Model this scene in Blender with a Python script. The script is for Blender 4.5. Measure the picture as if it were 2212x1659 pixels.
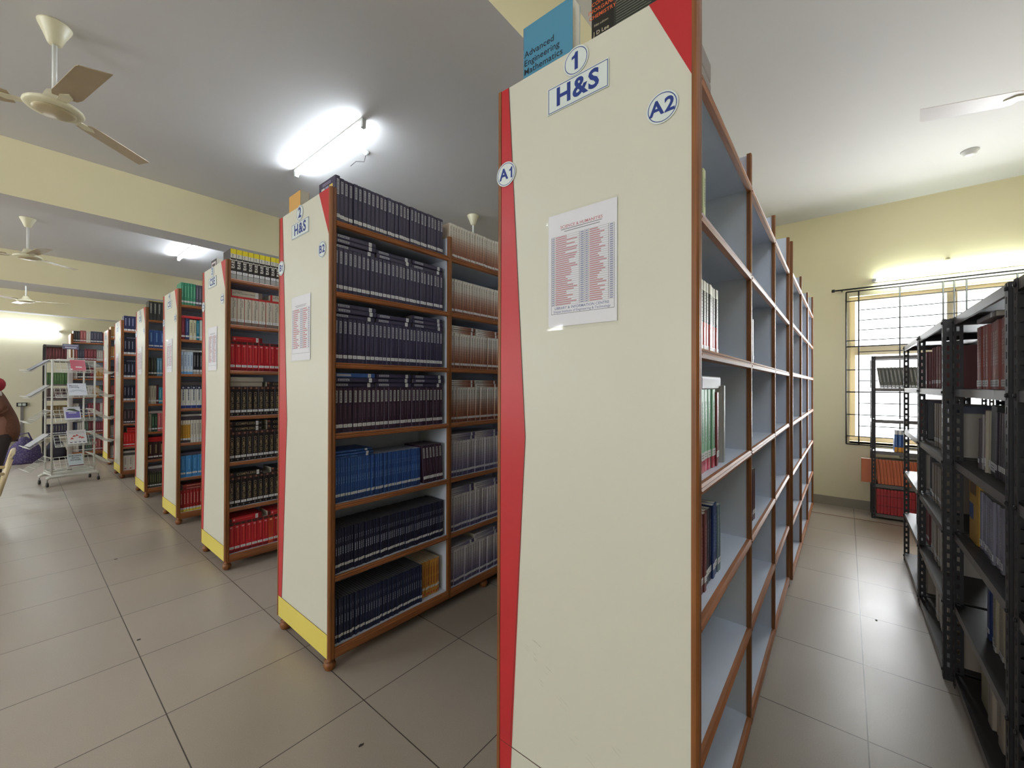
import bpy, math, random
from mathutils import Matrix, Vector
random.seed(7)
R = math.radians
for o in list(bpy.data.objects): bpy.data.objects.remove(o)
SC = bpy.context.scene
COL = SC.collection

# ------------------------------------------------------------------ camera
def make_camera():
    a, b, c = R(39.33), R(0.23), R(0.16)
    F = Vector((math.cos(a)*math.cos(b), math.sin(a)*math.cos(b), math.sin(b)))
    Rt = Vector((math.sin(a), -math.cos(a), 0)); U = Rt.cross(F)
    R2 = Rt*math.cos(c)+U*math.sin(c); U2 = -Rt*math.sin(c)+U*math.cos(c)
    cd = bpy.data.cameras.new('camera'); co = bpy.data.objects.new('camera', cd); COL.objects.link(co)
    m = Matrix((R2, U2, -F)).transposed().to_4x4(); m.translation = Vector((0, 0, 1.46))
    co.matrix_world = m
    cd.sensor_fit = 'HORIZONTAL'; cd.sensor_width = 36; cd.lens = 36*881/2212
    cd.clip_start = 0.02; cd.clip_end = 200
    SC.camera = co
make_camera()

# ------------------------------------------------------------------ world, exposure, daylight
w = bpy.data.worlds.new('world'); SC.world = w; w.use_nodes = True
bg = w.node_tree.nodes['Background']; bg.inputs[0].default_value = (0.93, 0.97, 1.0, 1); bg.inputs[1].default_value = 3.2
SC.view_settings.view_transform = 'Standard'; SC.view_settings.look = 'None'
SC.view_settings.gamma = 1; SC.view_settings.use_curve_mapping = False
SC.view_settings.exposure = 1.1

def area(name, loc, rot, sx, sy, power, col=(1, 1, 1)):
    l = bpy.data.lights.new(name, 'AREA'); l.shape = 'RECTANGLE'; l.size = sx; l.size_y = sy
    l.energy = power; l.color = col
    o = bpy.data.objects.new(name, l); COL.objects.link(o); o.location = loc; o.rotation_euler = rot
    return o
DAY = (0.95, 0.98, 1.0)
# daylight entering through the far window, and fill through added near-wall openings (each lamp sits outside its opening, facing in)
area('daylight_far_window', (6.75, -0.90, 1.75), (R(90), 0, R(90)), 1.7, 1.7, 100, DAY)
for i, y in enumerate((0.9, 5.3, 9.9, 13.2)):  # fill lamps added on the near side, out of view
    area('near_daylight_fill', (-5.35, y, 1.85), (R(90), 0, R(-90)), 1.7, 1.5, 35, DAY)

# ------------------------------------------------------------------ materials
def lin(c):
    r = []
    for v in c[:3]:
        v /= 255.0
        r.append(v/12.92 if v <= 0.04045 else ((v+0.055)/1.055)**2.4)
    return (r[0], r[1], r[2], 1)
_M = {}
def M(col, rough=0.5, noise=0.0, nscale=8.0, metal=0.0, emit=0.0, name=None, spec=0.5, bump=0.0):
    key = (tuple(col), rough, noise, nscale, metal, emit, name, spec, bump)
    if key in _M: return _M[key]
    m = bpy.data.materials.new(name or 'surface'); m.use_nodes = True
    nt = m.node_tree; b = nt.nodes['Principled BSDF']
    b.inputs['Base Color'].default_value = lin(col); b.inputs['Roughness'].default_value = rough
    b.inputs['Metallic'].default_value = metal; b.inputs['Specular IOR Level'].default_value = spec
    if emit:
        b.inputs['Emission Color'].default_value = lin(col); b.inputs['Emission Strength'].default_value = emit
    if noise or bump:
        tc = nt.nodes.new('ShaderNodeTexCoord'); n = nt.nodes.new('ShaderNodeTexNoise')
        n.inputs['Scale'].default_value = nscale; n.inputs['Detail'].default_value = 4
        nt.links.new(tc.outputs['Object'], n.inputs['Vector'])
        if noise:
            mx = nt.nodes.new('ShaderNodeMix'); mx.data_type = 'RGBA'
            c = lin(col)
            mx.inputs[6].default_value = tuple(max(0, v*(1-noise)) for v in c[:3])+(1,)
            mx.inputs[7].default_value = tuple(min(1, v*(1+noise)) for v in c[:3])+(1,)
            nt.links.new(n.outputs['Fac'], mx.inputs[0]); nt.links.new(mx.outputs[2], b.inputs['Base Color'])
        if bump:
            bp = nt.nodes.new('ShaderNodeBump'); bp.inputs['Strength'].default_value = bump; bp.inputs['Distance'].default_value = 0.004
            nt.links.new(n.outputs['Fac'], bp.inputs['Height']); nt.links.new(bp.outputs[0], b.inputs['Normal'])
    _M[key] = m
    return m

def wood_mat(col, name, scale=(60, 60, 3), rough=0.38):
    m = bpy.data.materials.new(name); m.use_nodes = True
    nt = m.node_tree; b = nt.nodes['Principled BSDF']; b.inputs['Roughness'].default_value = rough
    tc = nt.nodes.new('ShaderNodeTexCoord'); mp = nt.nodes.new('ShaderNodeMapping'); mp.inputs['Scale'].default_value = scale
    n = nt.nodes.new('ShaderNodeTexNoise'); n.inputs['Scale'].default_value = 1.5; n.inputs['Detail'].default_value = 6
    r = nt.nodes.new('ShaderNodeValToRGB'); c = lin(col)
    r.color_ramp.elements[0].position = 0.3; r.color_ramp.elements[1].position = 0.75
    r.color_ramp.elements[0].color = tuple(v*0.62 for v in c[:3])+(1,)
    r.color_ramp.elements[1].color = tuple(min(1, v*1.25) for v in c[:3])+(1,)
    nt.links.new(tc.outputs['Object'], mp.inputs[0]); nt.links.new(mp.outputs[0], n.inputs['Vector'])
    nt.links.new(n.outputs['Fac'], r.inputs[0]); nt.links.new(r.outputs[0], b.inputs['Base Color'])
    return m
WOOD_V = wood_mat((134, 80, 34), 'teak_wood_upright', (60, 60, 2.5), .48)
WOOD_H = wood_mat((160, 98, 54), 'teak_wood_rail', (3, 60, 60), .5)
CREAM = M((208, 206, 190), 0.42, 0.03, 3, name='cream_laminate')
RED = M((184, 36, 42), 0.4, 0.04, 4, name='red_laminate')
YEL = M((222, 204, 96), 0.42, 0.05, 5, name='yellow_laminate')
WHITE_LAM = M((206, 213, 226), 0.34, 0.04, 12, name='bluish_white_laminate')
NAVYINK = M((24, 52, 130), 0.5, name='navy_ink')
STICK = M((214, 222, 218), 0.35, name='sticker_vinyl')
PAPER = M((226, 226, 232), 0.5, 0.02, 30, name='white_paper')
PAGES = M((205, 200, 186), 0.8, 0.08, 90, name='page_edges')
INK = M((40, 40, 46), 0.6, name='dark_ink')
GREYINK = M((120, 120, 128), 0.6, name='grey_ink')
LABW = M((232, 232, 232), 0.45, name='label_paper')
PLAS = M((236, 228, 196), 0.35, 0.05, 10, name='ivory_plastic')
BLACKM = M((36, 33, 34), 0.5, 0.15, 30, metal=0.1, name='black_painted_steel')
RACKEDGE = M((104, 99, 97), 0.4, 0.1, 20, metal=0.4, name='worn_steel_shelf')
STEEL = M((150, 150, 150), 0.3, metal=0.8, name='steel')
IRON = M((34, 32, 32), 0.45, name='black_iron')

def floor_mat():
    m = bpy.data.materials.new('vitrified_floor_tile'); m.use_nodes = True
    nt = m.node_tree; b = nt.nodes['Principled BSDF']; L = nt.links
    tc = nt.nodes.new('ShaderNodeTexCoord'); sp = nt.nodes.new('ShaderNodeSeparateXYZ'); L.new(tc.outputs['Object'], sp.inputs[0])
    def mth(op, a, bb=None):
        n = nt.nodes.new('ShaderNodeMath'); n.operation = op
        for i, v in enumerate((a, bb)):
            if v is None: continue
            if isinstance(v, (int, float)): n.inputs[i].default_value = v
            else: L.new(v, n.inputs[i])
        return n.outputs[0]
    def joint(src, off):
        u = mth('DIVIDE', mth('SUBTRACT', src, off), 0.6)
        f = mth('ABSOLUTE', mth('SUBTRACT', mth('FRACT', mth('ADD', u, 0.5)), 0.5))
        return mth('LESS_THAN', f, 0.0038), mth('FLOOR', u)
    jx, cx = joint(sp.outputs[0], 1.0346-6.0); jy, cy = joint(sp.outputs[1], 1.7309-6.0)
    j = mth('MAXIMUM', jx, jy)
    cmb = nt.nodes.new('ShaderNodeCombineXYZ'); L.new(cx, cmb.inputs[0]); L.new(cy, cmb.inputs[1])
    wn = nt.nodes.new('ShaderNodeTexWhiteNoise'); L.new(cmb.outputs[0], wn.inputs['Vector'])
    n1 = nt.nodes.new('ShaderNodeTexNoise'); n1.inputs['Scale'].default_value = 260; n1.inputs['Detail'].default_value = 3; L.new(tc.outputs['Object'], n1.inputs['Vector'])
    n2 = nt.nodes.new('ShaderNodeTexNoise'); n2.inputs['Scale'].default_value = 1.3; n2.inputs['Detail'].default_value = 4; L.new(tc.outputs['Object'], n2.inputs['Vector'])
    f = mth('ADD', mth('MULTIPLY', n1.outputs['Fac'], 0.45), mth('ADD', mth('MULTIPLY', n2.outputs['Fac'], 0.35), mth('MULTIPLY', wn.outputs['Value'], 0.12)))
    r = nt.nodes.new('ShaderNodeValToRGB'); L.new(f, r.inputs[0])
    r.color_ramp.elements[0].position = 0.25; r.color_ramp.elements[0].color = lin((150, 139, 126))
    r.color_ramp.elements[1].position = 0.75; r.color_ramp.elements[1].color = lin((183, 172, 158))
    mx = nt.nodes.new('ShaderNodeMix'); mx.data_type = 'RGBA'; L.new(j, mx.inputs[0]); L.new(r.outputs[0], mx.inputs[6]); mx.inputs[7].default_value = lin((70, 62, 54))
    L.new(mx.outputs[2], b.inputs['Base Color'])
    rr = mth('ADD', mth('MULTIPLY', n2.outputs['Fac'], 0.22), 0.24); L.new(rr, b.inputs['Roughness'])
    b.inputs['Specular IOR Level'].default_value = 0.5
    return m

# ------------------------------------------------------------------ mesh builder
class MB:
    def __init__(s): s.v = []; s.f = []; s.m = []; s.mats = []; s.sm = []
    def mi(s, mat):
        if mat not in s.mats: s.mats.append(mat)
        return s.mats.index(mat)
    def add(s, vs, fs, mat, smooth=False):
        k = len(s.v); s.v += [tuple(v) for v in vs]; i = s.mi(mat)
        for f in fs: s.f.append([k+a for a in f]); s.m.append(i); s.sm.append(smooth)
        return s
    def box(s, x0, x1, y0, y1, z0, z1, mat):
        vs = [(x0,y0,z0),(x1,y0,z0),(x1,y1,z0),(x0,y1,z0),(x0,y0,z1),(x1,y0,z1),(x1,y1,z1),(x0,y1,z1)]
        return s.add(vs, [(0,3,2,1),(4,5,6,7),(0,1,5,4),(1,2,6,5),(2,3,7,6),(3,0,4,7)], mat)
    def prism(s, pts, axis, a0, a1, mat, smooth=False):
        """polygon pts (2D) extruded along axis from a0 to a1; 2D coords are the remaining axes in order"""
        n = len(pts)
        def mk(p, a):
            return {'X': (a, p[0], p[1]), 'Y': (p[0], a, p[1]), 'Z': (p[0], p[1], a)}[axis]
        vs = [mk(p, a0) for p in pts]+[mk(p, a1) for p in pts]
        s.add(vs, [tuple(range(n))[::-1], tuple(range(n, 2*n))], mat)
        k = len(s.v)-2*n; i = s.mi(mat)
        for a in range(n): b = (a+1) % n; s.f.append([k+a, k+b, k+n+b, k+n+a]); s.m.append(i); s.sm.append(smooth)
        return s
    def lathe(s, prof, mat, n=16, c=(0,0,0), smooth=True, axis='Z'):
        vs = []; fs = []
        for r, z in prof:
            for k in range(n):
                a = 2*math.pi*k/n
                p = (r*math.cos(a), r*math.sin(a), z)
                if axis == 'X': p = (z, p[0], p[1])
                if axis == 'Y': p = (p[0], z, p[1])
                vs.append((p[0]+c[0], p[1]+c[1], p[2]+c[2]))
        for i in range(len(prof)-1):
            for k in range(n):
                b = (k+1) % n; fs.append((i*n+k, i*n+b, (i+1)*n+b, (i+1)*n+k))
        fs.append(tuple(range(n))[::-1]); fs.append(tuple((len(prof)-1)*n+k for k in range(n)))
        return s.add(vs, fs, mat, smooth)
    def tube(s, pts, r, mat, n=8, closed=False):
        pts = [Vector(p) for p in pts]; N = len(pts); rings = []
        for i, p in enumerate(pts):
            d = (pts[min(i+1, N-1)]-pts[max(i-1, 0)]).normalized()
            if closed: d = (pts[(i+1) % N]-pts[i-1]).normalized()
            up = Vector((0,0,1)) if abs(d.z) < 0.9 else Vector((1,0,0))
            x = d.cross(up).normalized(); y = d.cross(x)
            rr = r[i] if isinstance(r, (list, tuple)) else r
            rings.append([p+(x*math.cos(2*math.pi*k/n)+y*math.sin(2*math.pi*k/n))*rr for k in range(n)])
        vs = [v for rg in rings for v in rg]; fs = []
        for i in range(N if closed else N-1):
            j = (i+1) % N
            for k in range(n): b = (k+1) % n; fs.append((i*n+k, i*n+b, j*n+b, j*n+k))
        if not closed: fs.append(tuple(range(n))[::-1]); fs.append(tuple((N-1)*n+k for k in range(n)))
        return s.add(vs, fs, mat, True)
    def text(s, t, mat, fn, size=0.1, bold=0.0):
        vs, fs = glyphs(t, bold)
        return s.add([fn(x*size, y*size) for x, y in vs], fs, mat)
    def build(s, name, parent=None, loc=None, rz=0, bevel=0):
        me = bpy.data.meshes.new(name); me.from_pydata(s.v, [], s.f)
        for m in s.mats: me.materials.append(m)
        me.polygons.foreach_set('material_index', s.m); me.polygons.foreach_set('use_smooth', s.sm); me.update()
        o = bpy.data.objects.new(name, me); COL.objects.link(o)
        if parent: o.parent = parent
        if loc is not None: o.location = loc
        o.rotation_euler[2] = rz
        if bevel:
            b = o.modifiers.new('bevel', 'BEVEL'); b.width = bevel; b.segments = 2; b.limit_method = 'ANGLE'
        return o
_G = {}
ONE = [(-.055, -.35), (.095, -.35), (.095, .35), (-.025, .35), (-.07, .255), (-.19, .205), (-.19, .095), (-.055, .125)]
def glyphs(t, bold=0.0):
    if t.endswith('1'):                       # numeral one drawn with its flag
        if (t, bold) in _G: return _G[(t, bold)]
        if t == '1': r = (ONE, [tuple(range(8))])
        else:
            vs, fs = glyphs(t[:-1], bold); w_ = max(v[0] for v in vs)-min(v[0] for v in vs); k = len(vs)
            r = ([(x-.19, y) for x, y in vs]+[(x*.9+w_/2+.06, y) for x, y in ONE], fs+[tuple(k+i for i in range(8))])
        _G[(t, bold)] = r; return r
    return _glyphs(t, bold)
def _glyphs(t, bold=0.0):
    """flat outline of a word, centred on the origin, cap height about 0.7"""
    if (t, bold) in _G: return _G[(t, bold)]
    cu = bpy.data.curves.new('t', 'FONT'); cu.body = t; cu.align_x = 'CENTER'; cu.align_y = 'CENTER'; cu.offset = bold; cu.resolution_u = 3
    cu.fill_mode = 'FRONT'; cu.space_line = 0.9; cu.space_character = 1+bold*3.5
    ob = bpy.data.objects.new('t', cu); COL.objects.link(ob)
    bpy.context.view_layer.update()
    me = bpy.data.meshes.new_from_object(ob)
    r = ([(v.co.x, v.co.y) for v in me.vertices], [tuple(p.vertices) for p in me.polygons])
    bpy.data.objects.remove(ob); bpy.data.curves.remove(cu); bpy.data.meshes.remove(me)
    _G[(t, bold)] = r
    return r
def empty(name, loc=(0,0,0), rz=0, parent=None):
    o = bpy.data.objects.new(name, None); COL.objects.link(o); o.location = loc; o.rotation_euler = (0, 0, rz); o.empty_display_size = .1
    if parent: o.parent = parent
    return o
def tag(o, label=None, cat=None, group=None, kind=None):
    if label: o['label'] = label
    if cat: o['category'] = cat
    if group: o['group'] = group
    if kind: o['kind'] = kind
    return o
def struct(mb, name, **k): return tag(mb.build(name, **k), kind='structure')

# ------------------------------------------------------------------ room shell
CZ = 3.585
XF, XN, YL, YR = 6.40, -5.0, 15.45, -3.3
WALLC = M((230, 220, 182), 0.7, 0.03, 2.0, name='cream_yellow_distemper', bump=0.05)
CEILC = M((210, 208, 207), 0.75, 0.03, 1.2, name='off_white_ceiling', bump=0.05)
SKIRT = M((150, 142, 124), 0.4, 0.08, 60, name='skirting_tile')
fl = MB().box(XN-.2, XF+.2, YR-.2, YL+.2, -.1, 0, floor_mat()); struct(fl, 'floor')
struct(MB().box(XN-.2, XF+.2, YR-.2, YL+.2, CZ, CZ+.12, CEILC), 'ceiling')
def wall_with_holes(name, axis, a, th, lo, hi, holes, mat):
    mb = MB()
    cur = lo
    def bx(p0, p1, z0, z1):
        if p1-p0 < 1e-4 or z1-z0 < 1e-4: return
        if axis == 'X': mb.box(min(a, a+th), max(a, a+th), p0, p1, z0, z1, mat)
        else: mb.box(p0, p1, min(a, a+th), max(a, a+th), z0, z1, mat)
    for (p0, p1, z0, z1) in sorted(holes):
        bx(cur, p0, 0, CZ); bx(p0, p1, 0, z0); bx(p0, p1, z1, CZ); cur = p1
    bx(cur, hi, 0, CZ)
    return struct(mb, name)
WZ0, WZ1 = 0.80, 2.545
wall_with_holes('wall_far', 'X', XF, .2, YR, YL, [(-1.76, -.03, WZ0, WZ1)], WALLC)
near_fill_holes = [(0.1, 1.7, 1.0, 2.55), (4.5, 6.1, 1.0, 2.55), (9.1, 10.7, 1.0, 2.55), (12.4, 14.0, 1.0, 2.55)]  # unseen openings added to let fill daylight in
wall_with_holes('wall_near', 'X', XN, -.2, YR, YL, near_fill_holes, WALLC)
wall_with_holes('wall_left', 'Y', YL, .2, XN-.2, XF+.2, [], M((206, 200, 176), 0.7, 0.03, 2.0, name='pale_cream_distemper', bump=0.05))
wall_with_holes('wall_right', 'Y', YR, -.2, XN-.2, XF+.2, [], WALLC)
struct(MB().box(XF-.014, XF, YR, YL, 0, .107, SKIRT), 'baseboard_far')
struct(MB().box(XN, XF, YL-.014, YL, 0, .107, SKIRT), 'baseboard_left')
struct(MB().box(5.885, 5.905, YR, YL, 0.0, .0015, M((108, 66, 48), 0.5, name='brown_joint_strip')), 'trim_5')
# beams: yellow sides, off-white underside
for n, (y0, y1) in enumerate(((1.17, 1.50), (5.577, 5.90), (10.19, 10.50), (14.40, 14.72)), 1):
    z0 = 3.09; mb = MB()
    vs = [(XN,y0,z0),(XF,y0,z0),(XF,y1,z0),(XN,y1,z0),(XN,y0,CZ),(XF,y0,CZ),(XF,y1,CZ),(XN,y1,CZ)]
    mb.add(vs, [(0,3,2,1)], CEILC); mb.add(vs, [(0,1,5,4),(2,3,7,6),(0,4,7,3),(1,2,6,5)], WALLC)
    struct(mb, 'trim_%d' % n)

# ---- window in the far wall, with its cream frame and black iron grille
GLASS = None
def glass_mat():
    m = bpy.data.materials.new('window_glass'); m.use_nodes = True; nt = m.node_tree
    for n in list(nt.nodes): nt.nodes.remove(n)
    o = nt.nodes.new('ShaderNodeOutputMaterial'); t = nt.nodes.new('ShaderNodeBsdfTransparent'); g = nt.nodes.new('ShaderNodeBsdfGlossy'); g.inputs['Roughness'].default_value = 0.05
    mx = nt.nodes.new('ShaderNodeMixShader'); mx.inputs[0].default_value = 0.06
    nt.links.new(t.outputs[0], mx.inputs[1]); nt.links.new(g.outputs[0], mx.inputs[2]); nt.links.new(mx.outputs[0], o.inputs[0])
    return m
GLASS = glass_mat()
FRAME = M((196, 184, 156), 0.45, name='beige_window_frame')
def far_window():
    w = empty('window_1', (XF, -.895, WZ0)); tag(w, kind='structure')
    y0, y1 = -.865, .865; z1 = WZ1-WZ0; x0, x1 = .08, .14
    fr = MB()
    t = .055
    fr.box(x0, x1, y0, y0+t, 0, z1, FRAME); fr.box(x0, x1, y1-t, y1, 0, z1, FRAME)
    fr.box(x0, x1, y0+t, y1-t, 0, t, FRAME); fr.box(x0, x1, y0+t, y1-t, z1-t, z1, FRAME)
    fr.box(x0, x1, -.04, .04, t, z1-t, FRAME); fr.box(x0+.002, x1-.002, y0+t, -.04, 1.07, 1.15, FRAME); fr.box(x0+.002, x1-.002, .04, y1-t, 1.07, 1.15, FRAME)
    fr.box(x0-.01, x1-.02, y0+t, -.04, t, t+.03, FRAME); fr.box(x0-.01, x1-.02, .04, y1-t, 1.04, 1.07, FRAME)
    fr.build('window_frame', w)
    MB().box(.105, .11, y0+t, y1-t, t, z1-t, GLASS).build('pane', w)
    MB().box(.0, .2, y0, y1, -.02, 0.004, M((214, 200, 170), 0.6, name='sill_plaster')).build('window_sill', w)
    g = MB(); x = -.028; r = .0075
    Y = lambda yy: yy+.895; Z = lambda zz: zz-WZ0
    yl, yr = Y(-.0), Y(-1.80); zt, zb = Z(2.60), Z(.77)
    g.tube([(x, yl, zb), (x, yl, zt)], .007, IRON); g.tube([(x, yr, zb), (x, yr, zt)], .007, IRON)
    g.tube([(x, yl, zb), (x, yr, zb)], .007, IRON); g.tube([(x, yl, zt), (x, yr, zt)], .007, IRON)
    for yy in (-.116, -.472, -.813, -.895, -.985, -1.33, -1.68): g.tube([(x, Y(yy), zb), (x, Y(yy), zt)], r, IRON, 6)
    zz = 2.485
    hs = [2.485, 2.369, 2.248, 2.132, 2.011, 1.939, 1.872, 1.66, 1.53, 1.395, 1.263, 1.125, .993, .867]
    for zz in hs:
        thick = zz in (1.939, 1.395)
        g.tube([(x, yl if zz in (2.485, 2.011, 1.939, 1.66, 1.395, 1.125, .867) else Y(-.116), Z(zz)), (x, yr, Z(zz))], .008 if thick else .0058, IRON, 6)
    for yy in (0.0, -1.80, -.9):
        for zz in (.85, 2.5): g.box(x, .03 if yy == -.9 else 0, Y(yy)-.008, Y(yy)+.008, Z(zz)-.008, Z(zz)+.008, IRON)
    g.build('grille', w)
far_window()
for i, (p0, p1, z0, z1) in enumerate(near_fill_holes, 2):  # windows added to the unseen near wall for the fill daylight
    w_ = empty('window_%d' % i, (XN, (p0+p1)/2, z0)); tag(w_, kind='structure'); hw = (p1-p0)/2; hz = z1-z0
    fr = MB()
    for a, b, c, d in ((-hw, -hw+.05, 0, hz), (hw-.05, hw, 0, hz), (-hw+.05, hw-.05, 0, .05), (-hw+.05, hw-.05, hz-.05, hz), (-.025, .025, .05, hz-.05)): fr.box(-.14, -.08, a, b, c, d, FRAME)
    fr.build('window_frame', w_)
    MB().box(-.112, -.107, -hw+.05, hw-.05, .05, hz-.05, GLASS).build('pane', w_)

# curtain rod above the window
cr = empty('curtain_rod', (XF-.09, -.9, 2.62))
MB().tube([(0, 1.02, 0), (0, -1.3, 0)], .009, IRON).build('rod', cr)
for yy in (1.02, -1.3): MB().lathe([(.0, -.018), (.017, -.016), (.019, 0), (.017, .016), (0, .018)], IRON, 12, (0, yy, 0), axis='Y').build('finial', cr)
for yy in (.94, -1.2): MB().box(0, .09, yy-.008, yy+.008, -.008, .008, IRON).build('bracket', cr)
tag(cr, 'thin black curtain rod above the grilled window', 'curtain rod')

# ------------------------------------------------------------------ lamps
TUBE = M((236, 246, 255), 0.4, emit=60.0, name='lit_tube')
TUBEW = M((236, 250, 240), 0.4, emit=24.0, name='lit_wall_tube')
CAPM = M((190, 192, 190), 0.4, name='lamp_end_cap')
HOUS = M((225, 225, 222), 0.4, name='lamp_housing')
def tube_lamp(loc, rz, label, ceiling=True, L=1.22, tm=None, group=None):
    t = empty('tube_light', loc, rz); h = L/2
    MB().box(-.018, .018, -h, h, -.022, 0, HOUS).build('housing', t)
    MB().lathe([(.013, -h+.02), (.013, h-.02)], tm or TUBE, 12, (0, 0, -.052), axis='Y').build('tube', t)
    for s in (-1, 1): MB().box(-.016, .016, s*h-.016, s*h+.016, -.072, 0, CAPM).build('lamp_holder', t)
    b = MB().box(-.014, .014, -.05, .02, -.036, -.02, CAPM); b.build('choke', t)
    tag(t, label, 'tube light', group); return t
tube_lamp((1.755, 3.59, CZ), 0, 'lit white fluorescent tube on the ceiling above the bookcase marked 2')
tube_lamp((1.715, 7.95, CZ), 0, 'lit fluorescent tube on the ceiling behind the first yellow beam')
tube_lamp((.5, 11.75, CZ), 0, 'lit fluorescent tube on the ceiling beyond the second beam')
tube_lamp((1.755, -.95, CZ), 0, 'added unseen fluorescent tube over the black steel racks', )  # added out of view to light the aisle-side shelves
for y in (-.6, 3.6, 7.9, 12.1): tube_lamp((-1.9, y, CZ), 0, 'added unseen fluorescent tube over the reading aisle', group='added tubes over the reading aisle')  # row of tubes added out of view as fill light
def wall_tube(loc, rot, label, tm):
    t = tube_lamp((0, 0, 0), 0, label, tm=tm); t.rotation_euler = rot; t.location = loc
    return t
# on the far wall above the window: tube axis along Y, housing on the wall (local -Z faces -X)
wall_tube((XF, -.865, 2.70), (0, R(90), 0), 'lit fluorescent tube on the yellow wall above the window', TUBEW)
# on the left (rear) wall: axis along X, local -Z faces -Y
wt = wall_tube((.11, YL, 2.80), (0, 0, 0), 'lit fluorescent tube high on the rear wall above the magazine stand', TUBE)
wt.matrix_world = Matrix.Translation((.11, YL, 2.80)) @ Matrix(((0,1,0,0),(0,0,1,0),(1,0,0,0),(0,0,0,1)))
# small hook and wires beside the ceiling tube
hk = empty('ceiling_hook', (2.02, 3.38, CZ)); MB().lathe([(.012, -.03), (.03, -.012), (.032, 0)], CAPM, 12).build('rose', hk)
MB().tube([(0, 0, -.02), (.01, .05, -.07), (-.03, .12, -.06), (-.05, .18, -.09)], .003, IRON, 6).build('wire', hk)
tag(hk, 'small ceiling rose with a loose wire beside the lit tube', 'ceiling rose')
sm = MB().lathe([(.02, -.045), (.042, -.035), (.05, -.012), (.06, -.008), (.06, 0)], M((225, 225, 222), 0.4, name='detector_plastic'), 24)
tag(sm.build('smoke_detector', loc=(5.44, -.862, CZ)), 'small white round smoke detector on the ceiling near the window wall', 'smoke detector')
kn = MB().lathe([(.02, 0), (.02, -.02), (.008, -.03)], M((180, 172, 140), 0.5, name='hook_plastic'), 12, axis='X')
tag(kn.build('wall_hook', loc=(XF, -.851, 2.837)), 'small cream hook plate on the wall above the window lamp', 'wall hook')

# ------------------------------------------------------------------ ceiling fans
BLADE = M((176, 158, 128), 0.35, 0.12, 12, name='dusty_fan_blade')
FANP = M((220, 214, 184), 0.35, 0.06, 14, name='cream_fan_enamel')
def fan(loc, a0, label, drop=.42, blade=None):
    f = empty('ceiling_fan', loc, 0); bm_ = blade or BLADE
    MB().lathe([(.018, -.12), (.03, -.115), (.05, -.06), (.072, -.012), (.074, -.004), (.07, 0)], FANP, 24).build('canopy', f)
    MB().tube([(0, 0, -.1), (0, 0, -drop+.04)], .011, M((226, 226, 222), 0.3, name='fan_rod_enamel'), 12).build('down_rod', f)
    z = -drop
    MB().lathe([(.018, z+.075), (.035, z+.07), (.05, z+.03), (.075, z+.01), (.105, z-.005), (.125, z-.018), (.128, z-.028), (.12, z-.036), (.105, z-.040), (.06, z-.052), (.0, z-.056)], FANP, 32).build('motor_housing', f)
    MB().lathe([(.0, z-.0585), (.07, z-.0545), (.092, z-.0475), (.092, z-.043)], M((186, 172, 138), .3, .08, 10, name='fan_bottom_cap'), 28).build('bottom_cap', f)
    for k in range(3):
        a = a0+R(120)*k
        b = MB(); ca, sa = math.cos(a), math.sin(a)
        # blade outline: narrow at the root, broad, chopped at a slant, pitched
        n = 10; top = []; bot = []
        for i in range(n+1):
            r = .17+.44*i/n
            wl = .062 if i < n else .056; wr = .062
            if i == 0: wl = wr = .05
            for s, w_ in ((-1, wl), (1, wr)):
                rr = r+(0.025*s if i == n else 0)
                zz = z-.018+s*w_*.10
                p = (rr*ca-s*w_*sa, rr*sa+s*w_*ca)
                top.append((p[0], p[1], zz+.002)); bot.append((p[0], p[1], zz-.002))
        m = len(top); fs = []
        for i in range(n):
            fs += [(2*i, 2*i+1, 2*i+3, 2*i+2), (m+2*i, m+2*i+2, m+2*i+3, m+2*i+1), (2*i, 2*i+2, m+2*i+2, m+2*i), (2*i+1, m+2*i+1, m+2*i+3, 2*i+3)]
        fs += [(0, m, m+1, 1), (2*n, 2*n+1, m+2*n+1, m+2*n)]
        b.add(top+bot, fs, bm_); bo = b.build('blade', f)
        ib = MB(); q = lambda r, s: (r*ca-s*sa, r*sa+s*ca)
        p = [q(.10, -.018), q(.10, .018), q(.20, .028), q(.24, .0), q(.20, -.028)]
        ib.prism([(x, y) for x, y in p], 'Z', z-.024, z-.019, FANP); ib.build('blade_iron', f)
    tag(f, label, 'ceiling fan'); return f
fan((.142, 3.62, CZ), R(41), 'cream ceiling fan nearest the camera, dusty brown blades', .47)
fan((.10, 8.10, CZ), R(42), 'ceiling fan hanging in front of the second beam', .47)
fan((.14, 12.8, CZ), R(-18), 'small distant ceiling fan beyond the second beam', .42)
fan((3.63, 3.61, CZ), R(20), 'ceiling fan behind the tall bookcase, only its canopy and rod showing', .47)
fan((3.66, -.925, CZ), R(108), 'ceiling fan over the right-hand aisle, one glossy blade showing', .465, M((200, 190, 182), 0.3, 0.05, 8, name='glossy_fan_blade'))

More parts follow.
